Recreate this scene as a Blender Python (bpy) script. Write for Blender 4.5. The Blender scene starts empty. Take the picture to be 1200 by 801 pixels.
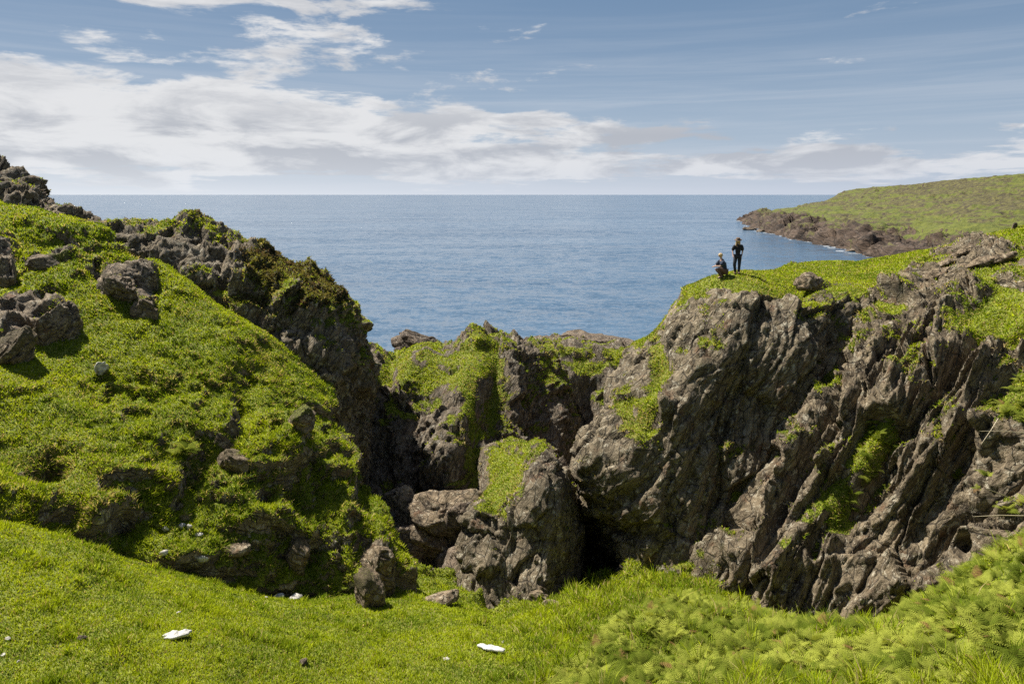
import bpy, bmesh, math, random
import numpy as np
from mathutils import Vector, Matrix

# ---------------------------------------------------------------- camera
C = bpy.context.scene
CAM_Z = 30.0
TH = math.radians(12.17)
cam_d = bpy.data.cameras.new('camera'); cam = bpy.data.objects.new('camera', cam_d)
C.collection.objects.link(cam); C.camera = cam
cam_d.lens = 24.0; cam_d.sensor_width = 36.0; cam_d.clip_start = 0.1; cam_d.clip_end = 200000
cam.location = (0, 0, CAM_Z); cam.rotation_euler = (math.pi/2 - TH, 0, 0)

# ---------------------------------------------------------------- light and exposure
SUN_AZ = math.radians(-48)      # measured from +Y towards +X
SUN_EL = math.radians(53)
sd = Vector((math.sin(SUN_AZ)*math.cos(SUN_EL), math.cos(SUN_AZ)*math.cos(SUN_EL), math.sin(SUN_EL)))
sun_d = bpy.data.lights.new('sun', 'SUN'); sun_d.energy = 5.0; sun_d.angle = math.radians(0.53); sun_d.color = (1.0, 0.95, 0.86)
sun = bpy.data.objects.new('sun', sun_d); C.collection.objects.link(sun)
sun.rotation_euler = sd.to_track_quat('Z', 'Y').to_euler()
sun.location = (0, 0, 120)
C.view_settings.view_transform = 'Standard'; C.view_settings.look = 'None'
C.view_settings.gamma = 1.0; C.view_settings.exposure = 1.0
C.view_settings.use_curve_mapping = False
C.cycles.max_bounces = 5; C.cycles.diffuse_bounces = 3; C.cycles.glossy_bounces = 2
C.cycles.transmission_bounces = 2; C.cycles.transparent_max_bounces = 4
C.cycles.use_denoising = False
SKY_STRENGTH = 0.10


class NT:
    """tiny node-tree helper"""
    def __init__(s, tree): s.t = tree; s.n = tree.nodes; s.l = tree.links
    def new(s, typ, **kw):
        n = s.n.new(typ)
        for k, v in kw.items():
            if k.startswith('_'): n.inputs[int(k[1:])].default_value = v
            else: setattr(n, k, v)
        return n
    def link(s, a, b): s.l.new(a, b)
    def put(s, v, sock):
        if isinstance(v, (int, float)):
            sock.default_value = v
        elif isinstance(v, (tuple, list)):
            sock.default_value = tuple(v) if len(v) == len(sock.default_value) else tuple(v) + (1,)
        else: s.l.new(v, sock)
    def math(s, op, a, b=None, c=None, clamp=False):
        n = s.n.new('ShaderNodeMath'); n.operation = op; n.use_clamp = clamp
        s.put(a, n.inputs[0])
        if b is not None: s.put(b, n.inputs[1])
        if c is not None: s.put(c, n.inputs[2])
        return n.outputs[0]
    def vmath(s, op, a, b=None):
        n = s.n.new('ShaderNodeVectorMath'); n.operation = op
        s.put(a, n.inputs[0])
        if b is not None:
            if op == 'SCALE': s.put(b, n.inputs['Scale'])
            else: s.put(b, n.inputs[1])
        return n.outputs['Value'] if op in ('LENGTH', 'DOT_PRODUCT') else n.outputs[0]
    def comb(s, x, y, z):
        n = s.n.new('ShaderNodeCombineXYZ')
        s.put(x, n.inputs[0]); s.put(y, n.inputs[1]); s.put(z, n.inputs[2]); return n.outputs[0]
    def sep(s, v):
        n = s.n.new('ShaderNodeSeparateXYZ'); s.l.new(v, n.inputs[0]); return n.outputs
    def noise(s, vec, scale=1.0, detail=4.0, rough=0.55, dist=0.0, color=False, lac=2.0):
        n = s.n.new('ShaderNodeTexNoise')
        if vec is not None: s.l.new(vec, n.inputs['Vector'])
        n.inputs['Scale'].default_value = scale; n.inputs['Detail'].default_value = detail
        n.inputs['Roughness'].default_value = rough; n.inputs['Distortion'].default_value = dist
        n.inputs['Lacunarity'].default_value = lac
        return n.outputs['Color'] if color else n.outputs['Fac']
    def ss(s, v, lo, hi, a=0.0, b=1.0):
        n = s.n.new('ShaderNodeMapRange'); n.interpolation_type = 'SMOOTHSTEP'
        s.put(v, n.inputs[0]); s.put(lo, n.inputs[1]); s.put(hi, n.inputs[2]); s.put(a, n.inputs[3]); s.put(b, n.inputs[4])
        return n.outputs[0]
    def mix(s, f, a, b, mode='MIX'):
        n = s.n.new('ShaderNodeMix'); n.data_type = 'RGBA'; n.blend_type = mode; n.clamp_factor = True
        s.put(f, n.inputs[0])
        s.put(a, n.inputs[6]); s.put(b, n.inputs[7]); return n.outputs[2]
    def attr(s, name, out='Fac'):
        n = s.n.new('ShaderNodeAttribute'); n.attribute_name = name; return n.outputs[out]


# ---------------------------------------------------------------- sky
def build_world():
    w = bpy.data.worlds.new('World'); C.world = w; w.use_nodes = True
    t = NT(w.node_tree); w.node_tree.nodes.clear()
    out = t.new('ShaderNodeOutputWorld'); bg = t.new('ShaderNodeBackground')
    sky = t.new('ShaderNodeTexSky'); sky.sky_type = 'NISHITA'; sky.sun_disc = False
    sky.sun_elevation = SUN_EL; sky.sun_rotation = SUN_AZ
    sky.altitude = 30; sky.air_density = 1.0; sky.dust_density = 1.2; sky.ozone_density = 1.5
    tc = t.new('ShaderNodeTexCoord'); d = t.vmath('NORMALIZE', tc.outputs['Generated'])
    x, y, z = t.sep(d)
    az = t.math('ARCTAN2', x, y); el = t.math('ARCSINE', z)
    elc = t.math('MAXIMUM', el, 0.0)
    # cloud deck seen at a low angle: stretched along the horizon
    zz = t.math('ADD', t.math('MAXIMUM', z, 0.0), 0.055)
    P = t.comb(t.math('DIVIDE', x, zz), t.math('DIVIDE', y, zz), 0.0)
    Q = t.comb(t.math('MULTIPLY', az, 8.0), t.math('MULTIPLY', elc, 30.0), 3.3)
    def gauss(u0, su, e0, se):
        a = t.math('POWER', t.math('ABSOLUTE', t.math('DIVIDE', t.math('SUBTRACT', az, u0), su)), 2.0)
        b = t.math('POWER', t.math('ABSOLUTE', t.math('DIVIDE', t.math('SUBTRACT', el, e0), se)), 2.0)
        return t.math('EXPONENT', t.math('MULTIPLY', t.math('ADD', a, b), -1.0))
    n1 = t.noise(P, 0.75, 9, 0.58, 0.2)
    n2 = t.noise(Q, 1.0, 9, 0.60, 0.25)
    n = t.math('ADD', t.math('MULTIPLY', n1, 0.40), t.math('MULTIPLY', n2, 0.60))
    bias = t.math('MULTIPLY', gauss(-0.55, 0.48, 0.085, 0.060), 0.27)
    bias = t.math('ADD', bias, t.math('MULTIPLY', gauss(-0.12, 0.30, 0.085, 0.030), 0.17))
    bias = t.math('ADD', bias, t.math('MULTIPLY', gauss(-0.46, 0.18, 0.240, 0.020), 0.17))
    bias = t.math('ADD', bias, t.math('MULTIPLY', gauss(-0.20, 0.20, 0.215, 0.035), 0.09))
    bias = t.math('ADD', bias, t.math('MULTIPLY', gauss(-0.35, 0.10, 0.165, 0.025), 0.12))
    bias = t.math('ADD', bias, t.math('MULTIPLY', gauss(0.25, 0.70, 0.040, 0.020), 0.20))
    bias = t.math('ADD', bias, t.math('MULTIPLY', gauss(0.68, 0.05, 0.265, 0.035), 0.20))
    bias = t.math('SUBTRACT', bias, t.math('MULTIPLY', gauss(0.40, 0.26, 0.19, 0.09), 0.06))
    bias = t.math('ADD', bias, t.math('MULTIPLY', t.ss(el, 0.45, 0.8), 0.04))
    m = t.ss(t.math('ADD', n, bias), 0.570, 0.655)
    # thin streaky veil over everything low down
    veil = t.ss(t.noise(t.comb(t.math('MULTIPLY', az, 2.2), t.math('MULTIPLY', elc, 60.0), 9.0), 1.0, 6, 0.6, 0.4), 0.38, 0.72)
    veil = t.math('MULTIPLY', veil, t.ss(el, 0.26, 0.08, 0.05, 0.34))
    # cloud colour : white tops, grey bellies (thick parts)
    thick = t.ss(t.noise(t.vmath('ADD', Q, (0.0, -0.35, 4.0)), 0.9, 8, 0.6, 0.3), 0.40, 0.62)
    low = t.ss(el, 0.13, 0.06)
    grey = t.math('MULTIPLY', thick, t.math('ADD', t.math('MULTIPLY', low, 0.55), 0.55), clamp=True)
    K = 0.66/SKY_STRENGTH
    white = (0.61*K, 0.61*K, 0.615*K); dark = (0.34*K, 0.355*K, 0.39*K)
    cc = t.mix(grey, white, dark)
    # the blue: Nishita, held back where it glares
    skc = t.mix(1.0, sky.outputs[0], (0.38, 0.40, 0.44, 1), 'MULTIPLY')
    blue = t.mix(t.ss(el, 0.00, 0.28), (0.32*K, 0.40*K, 0.50*K), (0.125*K, 0.205*K, 0.320*K))
    skc = t.mix(t.ss(el, 0.9, 0.25, 0.0, 0.82), skc, blue)
    col = t.mix(veil, skc, (0.47*K, 0.50*K, 0.55*K, 1))
    col = t.mix(t.math('MULTIPLY', m, 0.93), col, cc)
    # pale haze band on the horizon
    hz = t.math('EXPONENT', t.math('MULTIPLY', elc, -26.0))
    hcol = t.mix(t.ss(az, -0.9, 0.6), (0.63*K, 0.66*K, 0.70*K), (0.45*K, 0.49*K, 0.57*K))
    col = t.mix(t.math('MULTIPLY', hz, 0.92), col, hcol)
    t.link(col, bg.inputs[0]); bg.inputs[1].default_value = SKY_STRENGTH
    t.link(bg.outputs[0], out.inputs[0])
build_world()

# ---------------------------------------------------------------- picture helpers (where a thing stands)
ct, st = math.cos(TH), math.sin(TH)
def W(px, py, Y):
    xx = (px-600)/800.0; yy = (400.5-py)/800.0
    s = Y/(ct + yy*st)
    return np.array([s*xx, Y, CAM_Z + s*(yy*ct - st)])
def WZ(px, z, Y):
    # column px at distance Y and height z
    k = (z-CAM_Z)/Y
    yy = (k*ct + st)/(ct - k*st)
    return np.array([Y/(ct+yy*st)*(px-600)/800.0, Y, z])
def project(P):
    X = P[:, 0]; Yd = P[:, 1]*ct - (P[:, 2]-CAM_Z)*st; U = P[:, 1]*st + (P[:, 2]-CAM_Z)*ct
    Yd = np.where(Yd < 0.3, 0.3, Yd)
    return 600+800*X/Yd, 400.5-800*U/Yd, Yd

# ---------------------------------------------------------------- numpy noise
def _hash(ix, iy, iz, seed):
    h = (ix.astype(np.uint32)*np.uint32(374761393) + iy.astype(np.uint32)*np.uint32(668265263)
         + iz.astype(np.uint32)*np.uint32(2147483647) + np.uint32((seed*1274126177) & 0xffffffff))
    h = (h ^ (h >> np.uint32(13)))*np.uint32(1274126177)
    h = (h ^ (h >> np.uint32(16)))*np.uint32(2246822519)
    return h ^ (h >> np.uint32(15))
def perlin(P, seed=0):
    I = np.floor(P).astype(np.int64); F = (P-I).astype(np.float32)
    U = F*F*F*(F*(F*6-15)+10)
    r = np.zeros(len(P), np.float32)
    for dx in (0, 1):
        for dy in (0, 1):
            for dz in (0, 1):
                h = _hash(I[:, 0]+dx, I[:, 1]+dy, I[:, 2]+dz, seed)
                gx = ((h & 1023).astype(np.float32)/511.5-1); gy = (((h >> 10) & 1023).astype(np.float32)/511.5-1)
                gz = (((h >> 20) & 1023).astype(np.float32)/511.5-1)
                d = gx*(F[:, 0]-dx)+gy*(F[:, 1]-dy)+gz*(F[:, 2]-dz)
                w = (U[:, 0] if dx else 1-U[:, 0])*(U[:, 1] if dy else 1-U[:, 1])*(U[:, 2] if dz else 1-U[:, 2])
                r += w*d
    return r*1.4
def fbm(P, octs=4, seed=0, gain=0.5):
    r = 0; a = 1.0; f = 1.0
    for i in range(octs):
        r = r + a*perlin(P*f+i*17.3, seed+i); a *= gain; f *= 2.03
    return r
def worley(P, seed=0):
    I = np.floor(P).astype(np.int64); F = (P-I).astype(np.float32)
    d1 = np.full(len(P), 9.0, np.float32); d2 = d1.copy(); cid = np.zeros(len(P), np.float32)
    for dx in (-1, 0, 1):
        for dy in (-1, 0, 1):
            for dz in (-1, 0, 1):
                h = _hash(I[:, 0]+dx, I[:, 1]+dy, I[:, 2]+dz, seed)
                ox = dx+(h & 1023)/1023.0; oy = dy+((h >> 10) & 1023)/1023.0; oz = dz+((h >> 20) & 1023)/1023.0
                d = ((ox-F[:, 0])**2+(oy-F[:, 1])**2+(oz-F[:, 2])**2).astype(np.float32)
                c = ((h >> 7) & 4095).astype(np.float32)/4095
                near = d < d1
                d2 = np.where(near, d1, np.minimum(d2, d)); cid = np.where(near, c, cid); d1 = np.where(near, d, d1)
    return np.sqrt(d1), np.sqrt(d2), cid
def facets(P, seed=0):
    """piecewise planar cells: height of the facet at P (about -0.5..0.5) and distance to the joint"""
    I = np.floor(P).astype(np.int64); F = (P-I).astype(np.float32); n = len(P)
    d1 = np.full(n, 9.0, np.float32); d2 = d1.copy(); hh = np.zeros(n, np.float32)
    for dx in (-1, 0, 1):
        for dy in (-1, 0, 1):
            for dz in (-1, 0, 1):
                h = _hash(I[:, 0]+dx, I[:, 1]+dy, I[:, 2]+dz, seed); g = h*np.uint32(2654435761); g = g ^ (g >> np.uint32(15))
                ox = (dx+(h & 1023)/1023.0)-F[:, 0]; oy = (dy+((h >> 10) & 1023)/1023.0)-F[:, 1]; oz = (dz+((h >> 20) & 1023)/1023.0)-F[:, 2]
                d = (ox**2+oy**2+oz**2).astype(np.float32)
                e = (ox*((g & 1023)/511.5-1)+oy*(((g >> 10) & 1023)/511.5-1)+oz*(((g >> 20) & 1023)/511.5-1)) + ((h >> 5) & 1023)/1023.0*0.5-0.25
                near = d < d1
                d2 = np.where(near, d1, np.minimum(d2, d)); hh = np.where(near, e, hh); d1 = np.where(near, d, d1)
    return hh, np.sqrt(d2)-np.sqrt(d1)
def sstep(x, a, b):
    t = np.clip((x-a)/(b-a), 0, 1); return t*t*(3-2*t)

# ---------------------------------------------------------------- materials
def principled(t, **kw):
    b = t.new('ShaderNodeBsdfPrincipled')
    for k, v in kw.items():
        t.put(v, b.inputs[k.replace('_', ' ')])
    return b
def new_mat(name):
    m = bpy.data.materials.new(name); m.use_nodes = True; m.node_tree.nodes.clear()
    t = NT(m.node_tree); return m, t, t.new('ShaderNodeOutputMaterial')

def land_material(name, nb=(-0.78, -0.15, 0.6), scale=1.0, tint=(1, 1, 1), bump=1.0, turf=1.0):
    """rock, turf soil and heather in one surface, driven by the 'grass' and 'heath' attributes"""
    m, t, out = new_mat(name)
    tc = t.new('ShaderNodeTexCoord'); co = tc.outputs['Object']
    n = Vector(nb).normalized(); b = n.cross(Vector((0, 1, 0))).normalized(); c = n.cross(b)
    a1 = t.vmath('DOT_PRODUCT', co, tuple(n)); b1 = t.vmath('DOT_PRODUCT', co, tuple(b)); c1 = t.vmath('DOT_PRODUCT', co, tuple(c))
    q = t.comb(t.math('MULTIPLY', a1, 3.2/scale), t.math('MULTIPLY', b1, 0.9/scale), t.math('MULTIPLY', c1, 0.9/scale))
    big = t.noise(co, 0.35/scale, 3, 0.6)
    mid = t.noise(q, 1.0, 7, 0.68, 0.6)
    fine = t.noise(q, 5.0, 6, 0.7, 0.3)
    lich = t.noise(co, 2.6/scale, 7, 0.72, 0.8)
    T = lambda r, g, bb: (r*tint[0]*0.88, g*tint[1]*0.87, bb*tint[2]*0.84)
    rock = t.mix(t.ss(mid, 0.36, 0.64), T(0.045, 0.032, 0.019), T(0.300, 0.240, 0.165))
    rock = t.mix(t.ss(big, 0.40, 0.62, 0, 0.6), rock, T(0.150, 0.118, 0.078))
    rock = t.mix(t.ss(fine, 0.48, 0.72, 0, 0.75), rock, T(0.38, 0.32, 0.235))
    rock = t.mix(t.ss(t.noise(co, 0.9/scale, 4, 0.7), 0.56, 0.70, 0, 0.6), rock, T(0.17, 0.085, 0.045))
    rock = t.mix(t.ss(lich, 0.55, 0.61, 0, 0.80), rock, T(0.46, 0.42, 0.34))
    rock = t.mix(t.ss(t.noise(co, 1.3/scale, 5, 0.7, 0.5), 0.58, 0.68, 0, 0.5), rock, T(0.085, 0.085, 0.028))
    vor = t.new('ShaderNodeTexVoronoi', feature='DISTANCE_TO_EDGE'); t.link(q, vor.inputs['Vector']); vor.inputs['Scale'].default_value = 0.9
    crack = t.ss(vor.outputs['Distance'], 0.0, 0.05)
    rock = t.mix(t.math('MULTIPLY', t.math('SUBTRACT', 1.0, crack), 0.85), rock, T(0.035, 0.028, 0.02))
    # turf: green with straw and bare earth
    gn = t.noise(co, 3.0/scale, 5, 0.7); gn2 = t.noise(co, 14.0/scale, 4, 0.7)
    turf_ = t.mix(t.ss(gn, 0.35, 0.65), (0.085, 0.125, 0.012), (0.19, 0.235, 0.022))
    turf_ = t.mix(t.ss(gn2, 0.4, 0.75, 0, 0.6), turf_, (0.25, 0.28, 0.05))
    turf_ = t.mix(t.ss(t.noise(co, 0.8/scale, 5, 0.7), 0.56, 0.72, 0, 0.6), turf_, (0.21, 0.17, 0.07))
    turf = t.mix(1.0, turf_, (turf*1.12, turf, turf*1.2 if turf < 1 else 1, 1), 'MULTIPLY')
    heath = t.mix(t.ss(t.noise(co, 4.0/scale, 6, 0.75), 0.38, 0.66), (0.040, 0.030, 0.018), (0.125, 0.115, 0.030))
    heath = t.mix(t.ss(gn, 0.55, 0.75, 0, 0.7), heath, (0.12, 0.14, 0.02))
    g = t.ss(t.math('ADD', t.attr('grass'), t.math('MULTIPLY', t.math('SUBTRACT', gn2, 0.5), 0.5)), 0.40, 0.56)
    h = t.ss(t.math('ADD', t.attr('heath'), t.math('MULTIPLY', t.math('SUBTRACT', gn, 0.5), 1.0)), 0.45, 0.6)
    soil = t.mix(t.ss(t.attr('grass'), 0.28, 0.46), rock, (0.085, 0.062, 0.032))
    col = t.mix(g, soil, turf); col = t.mix(h, col, heath)
    # relief
    hgt = t.math('ADD', t.math('MULTIPLY', mid, 0.34), t.math('MULTIPLY', fine, 0.16))
    hgt = t.math('ADD', hgt, t.math('MULTIPLY', crack, 0.05))
    hgt = t.math('ADD', hgt, t.math('MULTIPLY', lich, 0.06))
    hg = t.math('ADD', t.math('MULTIPLY', gn, 0.25), t.math('MULTIPLY', gn2, 0.09))
    gh = t.math('MAXIMUM', g, h)
    hh = t.math('ADD', t.math('MULTIPLY', hgt, t.math('SUBTRACT', 1.0, gh)), t.math('MULTIPLY', hg, gh))
    bp = t.new('ShaderNodeBump'); bp.inputs['Strength'].default_value = 0.9*bump; bp.inputs['Distance'].default_value = 1.0*scale
    t.link(hh, bp.inputs['Height'])
    p = principled(t, Base_Color=col, Roughness=0.85)
    p.inputs['Specular IOR Level'].default_value = 0.3
    t.link(bp.outputs[0], p.inputs['Normal']); t.link(p.outputs[0], out.inputs[0])
    return m

def blade_material(name, trans=0.45, gnmix=0.55):
    m, t, out = new_mat(name)
    col = t.attr('col', 'Color')
    geo = t.new('ShaderNodeNewGeometry')
    nn = t.vmath('NORMALIZE', t.vmath('ADD', t.vmath('SCALE', t.attr('gn', 'Vector'), gnmix), t.vmath('SCALE', geo.outputs['Normal'], 1-gnmix)))
    d = t.new('ShaderNodeBsdfDiffuse'); t.link(col, d.inputs[0]); t.link(nn, d.inputs['Normal'])
    tr = t.new('ShaderNodeBsdfTranslucent'); t.link(t.mix(1.0, col, (1.15, 1.1, 0.6, 1), 'MULTIPLY'), tr.inputs[0])
    mx = t.new('ShaderNodeMixShader'); mx.inputs[0].default_value = trans
    t.link(d.outputs[0], mx.inputs[1]); t.link(tr.outputs[0], mx.inputs[2])
    t.link(mx.outputs[0], out.inputs[0]); return m

def simple_material(name, c0, c1=None, sc=20.0, rough=0.8, bump=0.0, dist=0.01):
    m, t, out = new_mat(name)
    tc = t.new('ShaderNodeTexCoord'); n = t.noise(tc.outputs['Object'], sc, 5, 0.65)
    col = t.mix(t.ss(n, 0.35, 0.65), c0, c1 or c0)
    p = principled(t, Base_Color=col, Roughness=rough)
    if bump:
        bp = t.new('ShaderNodeBump'); bp.inputs['Strength'].default_value = bump; bp.inputs['Distance'].default_value = dist
        t.link(n, bp.inputs['Height']); t.link(bp.outputs[0], p.inputs['Normal'])
    t.link(p.outputs[0], out.inputs[0]); return m

NB_A = (-0.80, -0.20, 0.50)
NB_B = (-0.82, -0.10, 0.60)
NB_L = (0.62, -0.25, 0.66)
M_land_L = land_material('hill_turf_and_rock', NB_L, tint=(1.15, 1.12, 1.10))
M_rock_A = land_material('cliff_rock', NB_A, tint=(0.98, 0.98, 0.93))
M_rock_B = land_material('slab_rock', NB_B, tint=(1.0, 0.98, 0.92))
M_rock_M = land_material('stack_rock', (-0.9, 0.1, 0.25), tint=(0.85, 0.85, 0.86))
M_head = land_material('headland_rock_and_turf', (0.2, -0.2, 1.0), scale=14.0, tint=(0.33, 0.27, 0.26), bump=0.6, turf=0.52)
M_blade = blade_material('grass_blades', 0.45, 0.62)
M_fern = blade_material('bracken_fronds', 0.34, 0.15)

# ---------------------------------------------------------------- mesh from arrays
def link(o, parent=None):
    C.collection.objects.link(o)
    if parent: o.parent = parent
    return o
def tag(o, label=None, cat=None, group=None, kind=None):
    if label: o['label'] = label
    if cat: o['category'] = cat
    if group: o['group'] = group
    if kind: o['kind'] = kind
    return o
def np_mesh(name, V, F, mat, attrs=None, smooth=True, colors=None, vecs=None, parent=None):
    V = np.ascontiguousarray(V, np.float32); F = np.ascontiguousarray(F, np.int32); k = F.shape[1]
    me = bpy.data.meshes.new(name)
    me.vertices.add(len(V)); me.vertices.foreach_set('co', V.ravel())
    me.loops.add(F.size); me.loops.foreach_set('vertex_index', F.ravel())
    me.polygons.add(len(F)); me.polygons.foreach_set('loop_start', np.arange(0, F.size, k, dtype=np.int32))
    me.update(calc_edges=True)
    if smooth: me.polygons.foreach_set('use_smooth', np.ones(len(F), bool))
    for nme, a in (attrs or {}).items():
        me.attributes.new(nme, 'FLOAT', 'POINT').data.foreach_set('value', np.ascontiguousarray(a, np.float32))
    for nme, a in (vecs or {}).items():
        me.attributes.new(nme, 'FLOAT_VECTOR', 'POINT').data.foreach_set('vector', np.ascontiguousarray(a, np.float32).ravel())
    for nme, a in (colors or {}).items():
        c = np.ones((len(V), 4), np.float32); c[:, :3] = a
        me.attributes.new(nme, 'FLOAT_COLOR', 'POINT').data.foreach_set('color', c.ravel())
    me.materials.append(mat)
    return link(bpy.data.objects.new(name, me), parent)

# ---------------------------------------------------------------- surfaces lofted through control points
def _interp_axis0(A, t, tn):
    """Hermite interpolation along axis 0 with knots t"""
    n = len(t); d = np.diff(t); sl = np.diff(A, axis=0)/d.reshape((-1,)+(1,)*(A.ndim-1))
    m = np.empty_like(A); m[0] = sl[0]; m[-1] = sl[-1]
    for i in range(1, n-1):
        m[i] = (sl[i-1]*d[i]+sl[i]*d[i-1])/(d[i]+d[i-1])
    m *= 0.85
    k = np.clip(np.searchsorted(t, tn, side='right')-1, 0, n-2)
    h = d[k]; s = ((tn-t[k])/h); sh = (-1,)+(1,)*(A.ndim-1)
    s = s.reshape(sh); h = h.reshape(sh)
    return ((2*s**3-3*s**2+1)*A[k]+(s**3-2*s**2+s)*h*m[k]+(-2*s**3+3*s**2)*A[k+1]+(s**3-s**2)*h*m[k+1])
def knots(A, axis):
    d = np.linalg.norm(np.diff(A[..., :3], axis=axis), axis=-1)
    d = d.mean(axis=1-axis); return np.concatenate([[0], np.cumsum(np.maximum(d, 0.05))])
def loft(rows, step, skirt=(0, 0), vstep=None):
    """rows: list of rows of (x,y,z,grass). returns (V[n,m,3], g[n,m])"""
    A = np.array([[list(c) for c in r] for r in rows], float)
    if skirt[0]:
        c = A[:, 0].copy(); c[:, 0] -= skirt[0]; c[:, 1] += 2.0; c[:, 2] = np.minimum(c[:, 2]*0.3-1, 4); c[:, 3] = 0; A = np.concatenate([c[:, None], A], 1)
    if skirt[1]:
        c = A[:, -1].copy(); c[:, 0] += skirt[1]; c[:, 1] += 2.0; c[:, 2] = np.minimum(c[:, 2]*0.3-1, 4); c[:, 3] = 0; A = np.concatenate([A, c[:, None]], 1)
    tv = knots(A, 0); tu = knots(A, 1)
    nv = max(6, int(tv[-1]/(vstep or step))); nu = max(6, int(tu[-1]/step))
    B = _interp_axis0(A, tv, np.linspace(0, tv[-1], nv))
    B = np.swapaxes(_interp_axis0(np.swapaxes(B, 0, 1).copy(), tu, np.linspace(0, tu[-1], nu)), 0, 1)
    return B[..., :3].copy(), np.clip(B[..., 3], -0.5, 1.5)
def grid_normals(V):
    du = np.gradient(V, axis=1); dv = np.gradient(V, axis=0)
    n = np.cross(du, dv); n /= np.linalg.norm(n, axis=-1, keepdims=True)+1e-9
    return n
def grid_faces(n, m):
    i = np.arange((n-1)*(m-1)); r = i//(m-1); c = i % (m-1); a = r*m+c
    return np.stack([a, a+1, a+m+1, a+m], 1)

def rock_disp(P, nb, scale=1.0, bed=1.0, blocky=1.0, seed=0, warp=0.55, elong=1.0):
    """displacement of a bedded, jointed rock face, in metres"""
    n = np.array(nb, float); n /= np.linalg.norm(n)
    b = np.cross(n, [0, 1, 0]); b /= np.linalg.norm(b); c = np.cross(n, b)
    p = P/scale
    w3 = np.stack([fbm(p*0.45+7, 3, seed+1), fbm(p*0.45+31, 3, seed+2), fbm(p*0.45+57, 3, seed+3)], 1)
    pw = p+w3*warp
    a, bb, cc = pw@n, pw@b, pw@c
    q = np.stack([a, bb*0.30, cc*0.30], 1)
    d = 0.55*fbm(p*0.26, 3, seed+5)
    r = 1-np.abs(perlin(q*np.array([0.55, 1, 1]), seed+11))*2.2
    d += bed*(0.26 if elong == 1.0 else 0.10)*r
    # beds: long tilted steps
    t = a/1.30+1.6*warp*perlin(q*0.45, seed+8); f = t-np.floor(t)
    d += bed*0.55*(f-sstep(f, 0.86, 1.0))*(0.4+1.2*np.abs(perlin(p*0.3, seed+12)))
    t = a/0.42+2.0*warp*perlin(q*0.8+3, seed+9); f = t-np.floor(t)
    d += bed*0.17*(f-sstep(f, 0.80, 1.0))
    t = a/0.15+1.0*perlin(q*1.5+3, seed+10); f = t-np.floor(t)
    d += bed*0.07*f
    # joint blocks
    h1, e1 = facets(np.stack([a/(1.5/elong**0.3), bb/(2.6*elong), cc/(2.2*elong)], 1), seed+20)
    d += blocky*(0.70*h1-0.20*(1-sstep(e1, 0, 0.09)))
    h2, e2 = facets(np.stack([a/0.50, bb/(1.05*elong), cc/(0.85*elong)], 1)+5.5, seed+21)
    d += blocky*(0.24*h2-0.06*(1-sstep(e2, 0, 0.10)))
    h3, e3 = facets(np.stack([a/0.20, bb/0.36, cc/0.32], 1)+1.5, seed+22)
    d += blocky*0.085*h3
    d += 0.05*fbm(p*2.6, 3, seed+30, 0.65)
    return d*scale
def turf_disp(P, scale=1.0, rug=1.0, seed=0):
    p = P/scale
    d = 0.16*fbm(p*0.22, 3, seed+40)+0.05*fbm(p*0.9, 3, seed+41)
    # terraces and slumped clods
    q = p@np.array([[0.9, 0.1, 0.5], [0.1, 0.8, 0.2], [-0.5, 0.1, 0.9]])
    t = fbm(q*np.array([0.42, 0.30, 0.75])+3, 4, seed+42, 0.6)
    u = fbm(q*np.array([1.1, 0.7, 1.6])+9, 3, seed+43, 0.6)
    d += rug*(0.75*sstep(t, -0.05, 0.07)+0.45*t+0.34*sstep(u, 0.0, 0.12))
    d += (0.02+0.07*rug)*fbm(p*2.6, 3, seed+44, 0.6)
    return d*scale

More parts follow.
